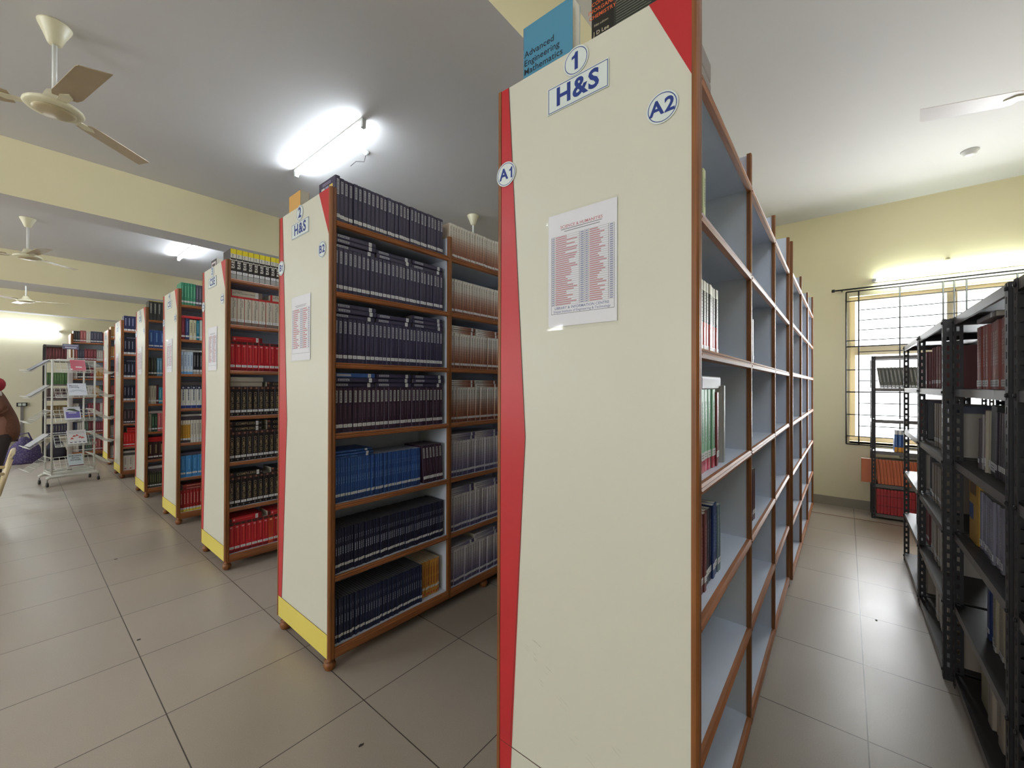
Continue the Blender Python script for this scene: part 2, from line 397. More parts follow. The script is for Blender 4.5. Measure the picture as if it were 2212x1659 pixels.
# ------------------------------------------------------------------ wooden bookcases
SLEEVE = glass_mat(); SLEEVE.name = 'clear_plastic_sleeve'
def on_panel(x, yc, zc):            # text plane facing -X: reading direction runs towards -Y
    return lambda u, v: (x, yc-u, zc+v)
def ring(mb, x, yc, zc, r, t, mat, n=40):
    vs = []
    for k in range(n):
        a = 2*math.pi*k/n
        for rr in (r, r-t): vs.append((x, yc+rr*math.cos(a), zc+rr*math.sin(a)))
    mb.add(vs, [(2*k, (2*k+2) % (2*n), (2*k+3) % (2*n), 2*k+1) for k in range(n)], mat)
def round_sticker(name, parent, y, z, r, txt, ty=.062):
    mb = MB().lathe([(r, -.0008), (r, 0)], STICK, 40, (0, y, z), smooth=False, axis='X')
    ring(mb, -.0010, y, z, r-.004, .0022, NAVYINK)
    mb.text(txt, NAVYINK, on_panel(-.0011, y, z), ty, .03)
    o = mb.build(name, parent); o.location = (-.0012, 0, 0); return o
def notice(parent, y0, y1, z0, z1, detailed=True):
    mb = MB(); x = -.0022
    mb.box(x, x+.0006, y0, y1, z0, z1, PAPER)
    W_, H_ = y1-y0, z1-z0; xi = x-.0003
    red = M((186, 112, 120), .6, name='red_ink'); blu = M((110, 118, 160), .6, name='blue_ink')
    rnd = random.Random(11)
    def bar(a, b, za, zb, m, xx=xi): mb.add([(xx, y1-a*W_, z0+za*H_), (xx, y1-b*W_, z0+za*H_), (xx, y1-b*W_, z0+zb*H_), (xx, y1-a*W_, z0+zb*H_)], [(0, 1, 2, 3)], m)
    if detailed:
        mb.text('SCIENCE & HUMANITIES', red, on_panel(xi, y1-.5*W_, z0+.875*H_), .013, .015)
    for k, zz in enumerate((.85, .83)): bar(.2+.05*k, .8-.03*k, zz, zz+.006, GREYINK)
    tz0, tz1 = .185, .80
    for c in (.05, .10, .48, .56, .61, .89, .965): bar(c-.002, c+.002, .11 if c in (.05, .965) else tz0, tz1, INK)
    n = 34 if detailed else 20
    for i in range(n+1):
        zz = tz0+(tz1-tz0)*i/n; bar(.05, .965, zz-.0006, zz+.0012, GREYINK)
        if i == n: break
        h = (tz1-tz0)/n
        for (a, b) in ((.115, .46), (.625, .87)):
            e = a+(b-a)*rnd.uniform(.45, .98); bar(a, e, zz+h*.3, zz+h*.72, red)
        for (a, b) in ((.06, .09), (.495, .545), (.57, .6), (.905, .95)): bar(a, b, zz+h*.3, zz+h*.7, blu)
    bar(.05, .965, .109, .112, INK)
    if detailed:
        mb.text('LIBRARY & INFORMATION CENTRE', blu, on_panel(xi, y1-.5*W_, z0+.16*H_), .0115, .015)
        mb.text('Sreyas Institute of Engineering & Technology', blu, on_panel(xi, y1-.5*W_, z0+.13*H_), .0105, .01)
    nt_ = mb.build('notice', parent)
    s = MB(); e = .006; xs = x-.0016
    nn = 6; vs = []; rr = random.Random(3)
    for i in range(nn+1):
        for j in range(nn+1):
            vs.append((xs-rr.uniform(0, .0022)*(0 < i < nn and 0 < j < nn), y0-e+(W_+2*e)*i/nn, z0-e*2+(H_+3*e)*j/nn))
    s.add(vs, [(i*(nn+1)+j, (i+1)*(nn+1)+j, (i+1)*(nn+1)+j+1, i*(nn+1)+j+1) for i in range(nn) for j in range(nn)], SLEEVE, True)
    s.build('plastic_sleeve', nt_)
    return nt_

PITCH, ZB = .3625, .1230
NB = 3
class Case:
    pass
def bookcase(X, Y, a, W=.64, H=2.46, L=.755, p=PITCH, zb=ZB, num=None, sect=None, side=None, label='', detailed=False, front=True, yel=True):
    c = Case(); c.X, c.Y, c.a, c.W, c.H, c.L, c.p, c.zb = X, Y, R(a), W, H, L, p, zb
    t = empty('bookcase', (X, Y, 0), R(a)); c.o = t
    tag(t, label, 'bookcase')
    xl = .03+NB*L                           # inner end of the last bay
    def z(k): return zb+k*p
    c.z = z
    # gables
    for gx, nm in ((0, 'end_panel'), (xl, 'end_panel')):
        MB().box(gx+.0005, gx+.0285, .012, W-.012, .079, H, CREAM if gx == 0 else WHITE_LAM).build(nm, t)
        for yy, s in ((0, 1), (W, -1)):
            prof = [(yy, gx-.003), (yy-s*.006, gx+.004), (yy-s*.006, gx+.012), (yy-s*.003, gx+.0145), (yy-s*.006, gx+.017), (yy-s*.006, gx+.025), (yy, gx+.032), (yy+s*.0121, gx+.032), (yy+s*.0121, gx-.003)]
            MB().prism([(q[1], q[0]) for q in prof], 'Z', .079, H, WOOD_V).build('edge_trim', t)
    if front:
        hm = H*.51; yb_ = .2 if yel else .079
        MB().prism([(W-.013, yb_), (W-.013, H-.0006), (W-.045, H-.0006), (W-.122, hm), (W-.06, yb_)], 'X', -.0013, .0002, RED).build('red_stripe', t)
        MB().prism([(.0125, H-.0006), (.0125, H-.245), (.125, H-.0006)], 'X', -.0013, .0002, RED).build('red_corner', t)
        if yel: MB().box(-.0014, .0002, .0125, W-.013, .0785, .2, YEL).build('yellow_base', t)
        s = MB().add([(-.0015, W-.0465, H), (-.0015, W-.0445, H), (-.0015, W-.1215, hm), (-.0015, W-.1235, hm), (-.0015, W-.0615, .2), (-.0015, W-.0595, .2)], [(0, 1, 2, 3), (3, 2, 5, 4)], M((90, 50, 40), .6, name='seam'))
        s.box(-.0016, -.0012, .0125, W-.013, .199, .201, M((90, 50, 40), .6, name='seam')).build('seam', t)
    if num: round_sticker('number_sign', t, .355, H-.040, .044, num, .078)
    if sect:
        sw, sh = .108, .043; yc, zc = .352, H-.128
        mb = MB().box(-.0008, 0, yc-sw, yc+sw, zc-sh, zc+sh, STICK)
        for (a0, a1, b0, b1) in ((-sw+.003, sw-.003, sh-.005, sh-.003), (-sw+.003, sw-.003, -sh+.003, -sh+.005), (-sw+.003, -sw+.005, -sh+.003, sh-.003), (sw-.005, sw-.003, -sh+.003, sh-.003)):
            mb.box(-.0011, -.0008, yc+a0, yc+a1, zc+b0, zc+b1, NAVYINK)
        mb.text(sect, NAVYINK, on_panel(-.0012, yc, zc), .080, .03)
        o = mb.build('section_sign', t); o.location = (-.0012, 0, 0)
    if side:
        round_sticker('side_sign', t, .088, H-.300, .043, side+'2', .055)
        o = round_sticker('side_sign', t, W-.036, H-.305, .043, side+'1', .055); o.location = (-.0026, 0, 0)
    if front: notice(t, .217, .455, H-.865, H-.505, detailed)
    if detailed:
        sc = MB(); rr = random.Random(5); dk = M((120, 112, 92), .7, name='scuff')
        for (y, zz, l, an, th) in ((.50, .60, .02, -25, .0022), (.505, .555, .035, -28, .0016), (.46, .53, .05, -24, .001), (.53, .57, .05, -22, .0008), (.40, .45, .07, -27, .0009), (.49, .48, .03, -27, .0012),
                                   (.22, .40, .05, -27, .0012), (.12, .37, .09, -25, .001), (.06, .32, .05, -30, .0014), (.05, .29, .04, -20, .0018), (.30, .33, .05, -26, .001), (.36, .36, .03, -24, .0009), (.2, .22, .09, -28, .001), (.10, .24, .08, -33, .001)):
            for q in range(3):
                yy = y+rr.uniform(-.012, .012); z_ = zz+rr.uniform(-.012, .012); ll = l*rr.uniform(.4, 1); ca, sa = math.cos(R(an)), math.sin(R(an))
                sc.add([(-.0012, yy+ll*ca*.5, z_-ll*sa*.5), (-.0012, yy-ll*ca*.5, z_+ll*sa*.5), (-.0012, yy-ll*ca*.1, z_+ll*sa*.1+th*.5)], [(0, 1, 2)], dk)
        sc.build('scuff_marks', t)
    # shelves, one board per bay and level
    yb = W/2
    for k in range(7):
        for b in range(NB):
            x0 = .0285+b*L+(0.009 if b else 0); x1 = .0285+(b+1)*L-(.009 if b < NB-1 else 0)
            sh_ = MB().box(x0, x1, .010, W-.010, z(k)-.018, z(k), WHITE_LAM).build('shelf', t)
            for yy, s in ((0, 1), (W, -1)):
                hh = .03 if k else .048
                pr = [(yy+s*.0101, z(k)+.0005), (yy-s*.001, z(k)+.0005), (yy-s*.006, z(k)-.006), (yy-s*.003, z(k)-.010), (yy-s*.007, z(k)-.016), (yy-s*.004, z(k)-hh+.004), (yy+s*.0101, z(k)-hh)]
                MB().prism(pr, 'X', x0+.001, x1-.001, WOOD_H).build('shelf_lip', sh_)
    for b in range(1, NB):
        xc = .0285+b*L
        d = MB().box(xc-.009, xc+.009, .012, W-.012, zb-.018, z(6)+.125, WHITE_LAM).build('divider', t)
        for yy, s in ((0, 1), (W, -1)):
            MB().prism([(xc-.015, yy+s*.0121), (xc-.015, yy-s*.002), (xc-.008, yy-s*.0045), (xc+.008, yy-s*.0045), (xc+.015, yy-s*.002), (xc+.015, yy+s*.0121)], 'Z', zb-.03, z(6)+.13, WOOD_V).build('divider_edge', d)
    for k in range(6):
        for b in range(NB):
            x0 = .0285+b*L+.0092; x1 = .0285+(b+1)*L-.0092
            MB().box(x0, x1, yb-.003, yb+.003, z(k), z(k+1)-.018, WHITE_LAM).build('back_panel', t)
    # plinth and turned feet
    MB().box(.02, xl+.01, .03, W-.03, .052, .079, WOOD_H).build('plinth', t)
    for fx in (.028, xl*.5, xl):
        for yy in (.045, W-.045):
            MB().lathe([(.014, 0), (.022, .004), (.026, .012), (.030, .022), (.031, .032), (.026, .042), (.02, .047), (.028, .052)], WOOD_V, 16, (fx, yy, 0)).build('foot', t)
    return c

C1 = bookcase(1.1104, .2971, .45, W=.672, H=2.515, L=.775, p=.3612, zb=.1156, num='1', sect='H&S', side='A', detailed=True, yel=False, label='tall wooden bookcase with cream and red end panel marked 1 H&S, half-empty shelves')
C2 = bookcase(1.0055, 2.008, -.54, W=.640, H=2.462, L=.766, zb=.125, num='2', sect='H&S', side='B', label='wooden bookcase with cream, red and yellow end panel marked 2 H&S')
C3 = bookcase(1.045, 3.747, -.35, H=2.445, num='3', sect='CSE', side='C', label='wooden bookcase with cream end panel marked 3 CSE')
C4 = bookcase(1.07, 5.36, 0, num='4', sect='CSE', side='D', label='fourth wooden bookcase of the row, green books along its top')
C5 = bookcase(1.065, 6.96, 0, num='5', sect='CSE', side='E', label='fifth wooden bookcase of the row, black books on its top shelf')
C6 = bookcase(1.045, 8.68, 0, num='6', sect='ECE', side='F', label='sixth wooden bookcase of the row, navy books on its upper shelves')
C7 = bookcase(1.08, 10.36, 0, num='7', sect='ECE', side='G', label='seventh wooden bookcase of the row, just a sliver of shelves behind its end panel')
C8 = bookcase(.70, 11.75, 0, label='wooden bookcase at the far end of the row, behind the white magazine stand')
# second unit standing end to end behind the first, bare shelves towards the right-hand aisle
_a = R(.45); _d = .0285*2+3*.775+.030
C1b = bookcase(1.1104+_d*math.cos(_a), .3010, .0, W=.672, H=2.50, L=.775, p=.3612, zb=.1156, front=False, label='second wooden bookcase standing behind the one marked 1, near the window wall')

# ------------------------------------------------------------------ books
def gradient_bands(stops, n=14):
    """printed cover colour blending along the spine, as thin bands"""
    out = []
    for i in range(n):
        f = (i+.5)/n
        for (p0, c0), (p1, c1) in zip(stops[:-1], stops[1:]):
            if p0 <= f <= p1:
                q = (f-p0)/(p1-p0); c = tuple(int(a+(b-a)*q) for a, b in zip(c0, c1)); break
        out.append((i/n, (i+1)/n, c))
    return out
def CM(c, rough=.42): return c if not isinstance(c, tuple) else M(c, rough, name='printed_cover')
class Spec:
    def __init__(s, w, h, d=.18, cover=(60, 50, 80), bands=(), patches=(), texts=(), scr=(), label=(.12, .2), pages=None, soft=True, name='textbook'):
        s.w, s.h, s.d, s.cover, s.bands, s.patches, s.texts, s.scr, s.label, s.pages, s.soft, s.name = w, h, d, cover, bands, patches, texts, scr, label, pages, soft, name
        s.me = None
    def meshes(s):
        if s.me: return s.me
        w, h, d = s.w-.0008, s.h, s.d; cov = CM(s.cover); mb = MB(); t = .0016
        mb.box(0, t, .0025, d, 0, h, cov); mb.box(w-t, w, .0025, d, 0, h, cov)
        prof = [(0, .003), (w*.06, .0008), (w*.2, 0), (w*.8, 0), (w*.94, .0008), (w, .003), (w, .0045), (0, .0045)]
        cuts = sorted(set([0., 1.]+[f for b in s.bands for f in b[:2]]))
        for a, b in zip(cuts[:-1], cuts[1:]):
            m = cov
            for bd in s.bands:
                if bd[0] <= a+1e-6 and bd[1] >= b-1e-6: m = CM(bd[2])
            mb.prism(prof, 'Z', a*h, b*h, m)
        for (x0, x1, f0, f1, col) in s.patches:
            mb.add([(x0*w, -.0003, f0*h), (x1*w, -.0003, f0*h), (x1*w, -.0003, f1*h), (x0*w, -.0003, f1*h)], [(0, 1, 2, 3)], CM(col))
        for (txt, fc, size, col) in s.texts:         # reads downwards, letter tops to the right
            mb.text(txt, CM(col), lambda u, v: (w*.5+v, -.0006, fc*h-u), size, .01)
        for (x0, x1, f0, f1, col) in s.scr:           # broken lines of small print running down the spine
            rr = random.Random(int(f0*1000)+len(txt if s.texts else '')); z = f1
            while z > f0:
                l = rr.uniform(.012, .05); e = max(f0, z-l)
                mb.add([(x0*w, -.0006, e*h), (x1*w, -.0006, e*h), (x1*w, -.0006, z*h), (x0*w, -.0006, z*h)], [(0, 1, 2, 3)], CM(col)); z = e-rr.uniform(.006, .014)
        me = [(mb, s.name)]
        pg = MB(); i = .0005 if s.soft else .003
        pg.box(t, w-t, .0045, d-i, i, h-i, s.pages or PAGES); me.append((pg, 'page_block'))
        if s.label:
            f0, f1 = s.label; lb = MB()
            lb.box(.06*w, .94*w, -.0009, .0005, f0*h, f1*h, LABW)
            for a, b in ((.62, .72), (.3, .4)):
                lb.add([(.25*w, -.0012, (f0+(f1-f0)*a)*h), (.75*w, -.0012, (f0+(f1-f0)*a)*h), (.75*w, -.0012, (f0+(f1-f0)*b)*h), (.25*w, -.0012, (f0+(f1-f0)*b)*h)], [(0, 1, 2, 3)], GREYINK)
            me.append((lb, 'call_number_label'))
        s.me = me; s.ob = None; return me
def _mesh(mb, name):
    me = bpy.data.meshes.new(name); me.from_pydata(mb.v, [], mb.f)
    for m in mb.mats: me.materials.append(m)
    me.polygons.foreach_set('material_index', mb.m); me.polygons.foreach_set('use_smooth', mb.sm); me.update(); return me
BOOKS = []
CROWD = MB()          # all further, smaller-looking books: one object
NCROWD = [0]
def place(spec, mat, label, group=None, keep=True, name='book', cat='book'):
    ms = spec.meshes()
    if not keep:
        NCROWD[0] += 1
        for mb, nm in ms:
            k = len(CROWD.v); CROWD.v += [tuple(mat @ Vector(v)) for v in mb.v]
            idx = [CROWD.mi(m) for m in mb.mats]
            for f, mi, sm in zip(mb.f, mb.m, mb.sm): CROWD.f.append([k+a for a in f]); CROWD.m.append(idx[mi]); CROWD.sm.append(sm)
        return None
    if not spec.ob: spec.ob = [_mesh(mb, nm) for mb, nm in ms]
    o = bpy.data.objects.new(name, spec.ob[0]); COL.objects.link(o); o.matrix_world = mat
    tag(o, label, cat, group); BOOKS.append(o)
    for me, (mb, nm) in zip(spec.ob[1:], ms[1:]):
        c = bpy.data.objects.new(nm, me); COL.objects.link(c); c.parent = o
    return o
def frame_of(c): return Matrix.Translation((c.X, c.Y, 0)) @ Matrix.Rotation(c.a, 4, 'Z')
def bay_x0(c, b): return .0285+b*c.L+(.016 if b else .004)
def row(c, b, k, items, where, set_=.028, x=None, lean=0, seed=None, jit=.004, keep=False):
    """items: (count, spec, description). Stands books side by side from the left of a bay."""
    rr = random.Random(seed if seed is not None else k*31+b*7+int(c.Y*10)); xx = bay_x0(c, b) if x is None else x; z = c.z(k)+.0006
    end = .0285+(b+1)*c.L-.0105
    for (n, sp, desc) in items:
        lab = '%s %s' % (desc, where)
        g = None if n == 1 else lab
        for i in range(n):
            if xx+sp.w > end: break
            y = set_+rr.uniform(-jit, jit); th = R(lean)
            if lean:
                m = Matrix.Translation((xx, y, z+(sp.w*math.sin(th) if th > 0 else 0))) @ Matrix.Rotation(th, 4, 'Y')
                stepx = sp.w/math.cos(th)+.0006
            else:
                m = Matrix.Translation((xx, y, z)); stepx = sp.w+rr.uniform(.0002, .0012)
            place(sp, frame_of(c) @ m, lab, g, keep)
            xx += stepx
    return xx
PILE = {0: 'first pile', 1: 'second pile', 2: 'third pile'}
def flat(c, b, k, base_h, piles, where, set_=.03, keep=False):
    """books lying on top of the standing ones; piles: (x offset, [specs], description)"""
    rr = random.Random(int(base_h*1000)+k*5+b)
    where = where.replace('on the ', '', 1)
    for q, (dx, specs, desc) in enumerate(piles):
        z = c.z(k)+base_h+.0012
        for i, sp in enumerate(specs):
            m = Matrix.Translation((bay_x0(c, b)+dx+sp.h+rr.uniform(.0, .008), set_+rr.uniform(-.008, .008), z)) @ Matrix.Rotation(R(-90), 4, 'Y')
            pos = ' lying flat' if len(specs) == 1 else (' at bottom of' if i == 0 else (' on top of' if i == len(specs)-1 else ' midway up'))
            if len(specs) > 1: pos += ' '+PILE[q]
            elif len(piles) > 1: pos += ', '+('left' if q == 0 else 'right')
            place(sp, frame_of(c) @ m, '%s%s, %s' % (desc, pos, where), None, keep); z += sp.w+.0006

SIL = (176, 176, 186); PUR = (58, 52, 78)
S_PUR = Spec(.0252, .235, cover=PUR, patches=[(.3, .78, .66, .93, SIL)], scr=[(.4, .62, .68, .91, (96, 94, 110)), (.42, .55, .3, .6, (96, 86, 112))], label=(.105, .18), pages=M((96, 88, 92), .8, name='dark_page_edges'))
S_PURD = Spec(.0262, .235, cover=(62, 42, 60), patches=[(.3, .78, .66, .93, (190, 190, 186))], scr=[(.4, .62, .68, .91, (96, 94, 110)), (.42, .55, .3, .6, (110, 90, 100))], label=(.105, .18), pages=M((96, 88, 92), .8, name='dark_page_edges'))
S_BLU = Spec(.0128, .225, cover=(48, 84, 150), bands=[(0, .12, (44, 70, 120))], scr=[(.35, .6, .42, .58, (120, 160, 215)), (.35, .55, .68, .8, (100, 135, 195))], label=(.13, .19))
S_NAV = Spec(.0122, .225, cover=(34, 36, 62), scr=[(.3, .66, .4, .58, (170, 178, 200)), (.35, .62, .68, .78, (140, 148, 170))], label=(.13, .19), pages=M((104, 100, 96), .8, name='grey_page_edges'))
S_NAV2 = Spec(.0146, .225, cover=(32, 40, 70), scr=[(.35, .62, .4, .6, (150, 158, 180)), (.38, .6, .7, .8, (110, 118, 140))], label=(.12, .18), pages=M((104, 100, 96), .8, name='grey_page_edges'))
S_ORA = Spec(.0185, .22, cover=(214, 152, 66), patches=[(.25, .8, .3, .5, (196, 120, 50)), (.25, .8, .6, .8, (190, 118, 48)), (.3, .75, .04, .1, (196, 70, 60))], scr=[(.4, .6, .32, .9, (120, 66, 40))], label=(.2, .26))
G_BRN = gradient_bands([(0, (120, 66, 46)), (.25, (152, 92, 66)), (.55, (190, 160, 144)), (.7, (216, 210, 200)), (1, (222, 218, 208))])
G_MAU = gradient_bands([(0, (84, 78, 112)), (.25, (120, 112, 140)), (.55, (172, 166, 178)), (.75, (206, 200, 200)), (1, (214, 208, 206))])
S_BRN = Spec(.0242, .235, cover=(190, 170, 150), bands=G_BRN, scr=[(.42, .62, .2, .93, (92, 74, 70))], label=(.09, .15))
S_MAU = Spec(.0242, .235, cover=(190, 184, 190), bands=G_MAU, scr=[(.42, .6, .35, .93, (104, 96, 110))], label=(.11, .17))
w2 = 'of bookcase 2'
# --- bookcase 2, first bay
first = Spec(.026, .24, cover=PUR, patches=[(.3, .78, .6, .93, SIL)], scr=[(.4, .62, .62, .91, (96, 94, 110))], label=(.105, .18), pages=M((96, 88, 92), .8, name='dark_page_edges'))
x = row(C2, 0, 6, [(1, first, 'purple textbook with small pictures on its cover, first')], 'on the top shelf '+w2, set_=.02, keep=True)
fb = BOOKS[-1]; mb = MB()
pics = [(205, 205, 200), (150, 150, 180), (214, 188, 96), (208, 204, 180), (190, 180, 150), (40, 70, 110)]
for i in range(6):
    yy = .135-.044*(i % 3); zz = .185-.052*(i//3)
    mb.box(-.0008, 0, yy-.017, yy+.017, zz-.02, zz+.02, M(pics[i], .45, name='cover_print'))
    mb.box(-.001, -.0008, yy-.007, yy+.007, zz-.014, zz+.010, M((96, 90, 100), .5, name='cover_print'))
for zz in (.218, .226): mb.box(-.0008, 0, .05, .14, zz-.002, zz+.001, M((170, 160, 190), .5, name='cover_print'))
mb.build('cover_pictures', fb)
pt = 'purple textbook with silver title box'
row(C2, 0, 6, [(27, S_PUR, pt)], 'standing on the top shelf '+w2, x=x+.001, keep=True)
for k, nm in ((5, 'second'), (4, 'third'), (3, 'fourth')):
    row(C2, 0, k, [(28, S_PUR if k != 3 else S_PURD, pt)], 'standing on the %s shelf down %s' % (nm, w2))
flat(C2, 0, 5, .235, [(.0, [S_PUR]*3, 'purple textbook'), (.245, [S_PUR]*2, 'purple textbook'), (.49, [S_PUR]*2, 'purple textbook')], 'on the second shelf down '+w2, keep=True)
flat(C2, 0, 4, .235, [(.0, [S_PUR]*3, 'purple textbook'), (.245, [S_PUR]*2, 'purple textbook'), (.49, [S_PUR]*3, 'purple textbook')], 'on the third shelf down '+w2, keep=True)
flat(C2, 0, 3, .235, [(.0, [S_PUR, S_PUR, Spec(.024, .235, cover=(60, 92, 156), patches=[(.3, .78, .6, .93, SIL)], label=(.105, .18))], 'purple textbook'), (.245, [S_PUR]*3, 'purple textbook'), (.49, [S_PUR]*3, 'purple textbook')], 'on the fourth shelf down '+w2, keep=True)
x = row(C2, 0, 2, [(41, S_BLU, 'thin bright-blue paperback')], 'on the fifth shelf down '+w2)
row(C2, 0, 2, [(7, S_PURD, 'leaning dark maroon textbook with white title box')], 'on the fifth shelf down '+w2, x=x+.022, lean=-4.5, keep=True)
flat(C2, 0, 2, .225, [(.0, [S_BLU]*3, 'thin blue paperback')], 'on the fifth shelf down '+w2)
row(C2, 0, 1, [(57, S_NAV, 'thin navy paperback with faint silver print')], 'on the sixth shelf down '+w2)
x = row(C2, 0, 0, [(37, S_NAV2, 'thin navy paperback with faint silver print')], 'on the bottom shelf '+w2)
row(C2, 0, 0, [(8, S_ORA, 'orange textbook beside the navy paperbacks')], 'on the bottom shelf '+w2, x=x+.004, set_=.05, keep=True)
# --- second bay
for k, nm, sp, ds in ((6, 'top shelf', S_BRN, 'cream textbook fading to brown'), (5, 'second shelf down', S_BRN, 'cream textbook fading to brown'), (4, 'third shelf down', S_BRN, 'cream textbook fading to brown'), (3, 'fourth shelf down', S_BRN, 'cream textbook fading to brown'),
                      (2, 'fifth shelf down', S_MAU, 'white textbook fading to mauve'), (1, 'sixth shelf down', S_MAU, 'white textbook fading to mauve'), (0, 'bottom shelf', S_MAU, 'white textbook fading to mauve')):
    row(C2, 1, k, [(22, sp, ds)], 'in the second bay, %s, %s' % (nm, w2))
    if k in (4, 3, 2, 1, 0):
        d2 = ds.replace(' textbook', '')+' textbook'
        flat(C2, 1, k, .235, [(.0, [sp]*(2 if k else 1), d2), (.245, [sp]*2, d2)], 'in the second bay, %s, %s' % (nm, w2))
# orange book and maroon book showing above the left part of panel 2: they stand on flat books of the far side
def far_side(c, k, x, y, spec, label, z_add=0.0, rz=180):
    m = Matrix.Translation((x, y, c.z(k)+.0006+z_add)) @ Matrix.Rotation(R(rz), 4, 'Z')
    return place(spec, frame_of(c) @ m, label)
far_side(C2, 6, .245, C2.W-.02, Spec(.05, .20, d=.15, cover=(96, 92, 96), label=None), 'thick dark book lying under the orange one on top '+w2)
BOOKS[-1].matrix_world = frame_of(C2) @ Matrix.Translation((.04, C2.W-.02, C2.z(6)+.001)) @ Matrix.Rotation(R(180), 4, 'Z') @ Matrix.Rotation(R(-90), 4, 'Y')
far_side(C2, 6, .09, C2.W-.03, Spec(.05, .245, d=.16, cover=(206, 158, 84), bands=[(0, 1, (128, 60, 56))], label=None), 'orange-covered book with maroon spine standing up on top '+w2, .052)

# --- bookcase 3
YL_, BK = (226, 206, 40), (30, 24, 24)
S_JAV = Spec(.0405, .24, cover=(40, 32, 32), bands=[(.84, 1, YL_), (.7, .84, (206, 202, 190)), (0, .17, (170, 170, 168))], texts=[('Java', .50, .046, (220, 216, 206))], scr=[(.3, .45, .72, .82, (120, 120, 116))], label=(.18, .27))
S_REF = Spec(.0515, .235, cover=(196, 50, 48), bands=[(.0, .13, (120, 104, 92)), (.13, .93, (206, 198, 182)), (.93, 1, (196, 44, 46))], texts=[('Java: The Complete Reference', .54, .0135, (60, 54, 52))], scr=[(.66, .74, .62, .86, (110, 100, 96))], label=(.13, .22))
S_RED = Spec(.0405, .235, cover=(196, 34, 44), bands=[(.9, 1, (120, 40, 40)), (0, .09, (130, 24, 30))], patches=[(.2, .8, .92, .97, (60, 44, 40)), (.3, .7, .82, .87, (224, 150, 150))], scr=[(.25, .34, .3, .8, (150, 20, 30)), (.55, .66, .3, .8, (230, 110, 90))], label=(.12, .2))
S_COM = Spec(.0408, .235, cover=(34, 26, 26), bands=[(.9, 1, (64, 40, 36))], patches=[(.55, .9, .92, .98, (150, 104, 86)), (.4, .6, .03, .08, (140, 132, 120))], texts=[('COMPILERS', .52, .026, (158, 140, 104))], scr=[(.3, .7, .78, .8, (120, 104, 90))], label=(.12, .2))
S_OPE = Spec(.0405, .235, cover=(206, 78, 44), bands=[(.9, 1, (150, 60, 36))], patches=[(.2, .8, .92, .97, (60, 44, 40)), (.3, .7, .82, .87, (236, 180, 150))], scr=[(.25, .66, .3, .8, (190, 50, 40))], label=(.12, .2))
w3 = 'of bookcase 3'
row(C3, 0, 6, [(9, S_JAV, 'black and yellow programming textbook lettered Java')], 'on the top shelf '+w3, set_=.012, keep=True)
row(C3, 0, 5, [(7, S_REF, 'cream textbook with red top band')], 'on the second shelf down '+w3, keep=True)
flat(C3, 0, 5, .235, [(.0, [S_REF], 'first cream textbook'), (.29, [S_REF], 'next cream textbook')], 'on the second shelf down '+w3, keep=True)
row(C3, 0, 4, [(9, S_RED, 'red textbook with white sticker')], 'on the third shelf down '+w3, keep=True)
flat(C3, 0, 4, .235, [(.0, [S_RED], 'single red textbook')], 'on the third shelf down '+w3, keep=True)
S_PG = Spec(.038, .235, cover=(150, 140, 130), bands=[(0, 1, (176, 168, 156))], label=None)
for k, nm in ((3, 'fourth'), (2, 'fifth'), (1, 'sixth')):
    row(C3, 0, k, [(9, S_COM, 'black textbook lettered COMPILERS')], 'on the %s shelf down %s' % (nm, w3), keep=True)
flat(C3, 0, 3, .235, [(.0, [S_PG, S_PG], 'page-side-out textbook'), (.27, [S_COM], 'black COMPILERS textbook')], 'on the fourth shelf down '+w3, keep=True)
flat(C3, 0, 2, .235, [(.0, [S_COM, S_COM], 'black COMPILERS textbook'), (.27, [S_COM, S_COM], 'black COMPILERS textbook')], 'on the fifth shelf down '+w3, keep=True)
flat(C3, 0, 1, .235, [(.0, [S_COM], 'first black COMPILERS textbook'), (.3, [S_COM], 'next black COMPILERS textbook')], 'on the sixth shelf down '+w3, keep=True)
x = row(C3, 0, 0, [(7, S_RED, 'red textbook left of the orange one')], 'on the bottom shelf '+w3, keep=True)
x = row(C3, 0, 0, [(1, S_OPE, 'orange-red textbook among red ones')], 'on the bottom shelf '+w3, x=x, keep=True)
row(C3, 0, 0, [(2, S_RED, 'red textbook right of the orange one')], 'on the bottom shelf '+w3, x=x, keep=True)
flat(C3, 0, 0, .235, [(.0, [S_RED], 'first red textbook'), (.28, [S_RED], 'next red textbook')], 'on the bottom shelf '+w3, keep=True)
far_side(C3, 6, .16, C3.W-.04, Spec(.04, .20, d=.16, cover=(90, 84, 90), label=None), 'grey book lying under the small pictured book on top '+w3)
BOOKS[-1].matrix_world = frame_of(C3) @ Matrix.Translation((.05, C3.W-.03, C3.z(6)+.001)) @ Matrix.Rotation(R(180), 4, 'Z') @ Matrix.Rotation(R(-90), 4, 'Y')
far_side(C3, 6, .10, C3.W-.04, Spec(.05, .21, d=.15, cover=(70, 60, 66), bands=[(0, 1, (140, 70, 80))], label=None), 'small dark book with a white-framed picture standing on top '+w3, .042)
bb = BOOKS[-1]; mb = MB()
mb.box(.0496, .0502, .02, .135, .06, .19, M((214, 206, 206), .5, name='cover_print')).box(.0501, .0506, .035, .12, .07, .175, M((60, 50, 50), .5, name='cover_print')).box(.0505, .051, .06, .095, .08, .13, M((196, 150, 130), .5, name='cover_print')).build('cover_picture', bb)

def G(w, h, col, scol=None, lab=(.12, .2), bands=(), text=None, patches=()):
    return Spec(w, h, cover=col, bands=bands, scr=[(.4, .62, .35, .85, scol)] if scol else (), label=lab, texts=text or (), patches=patches)
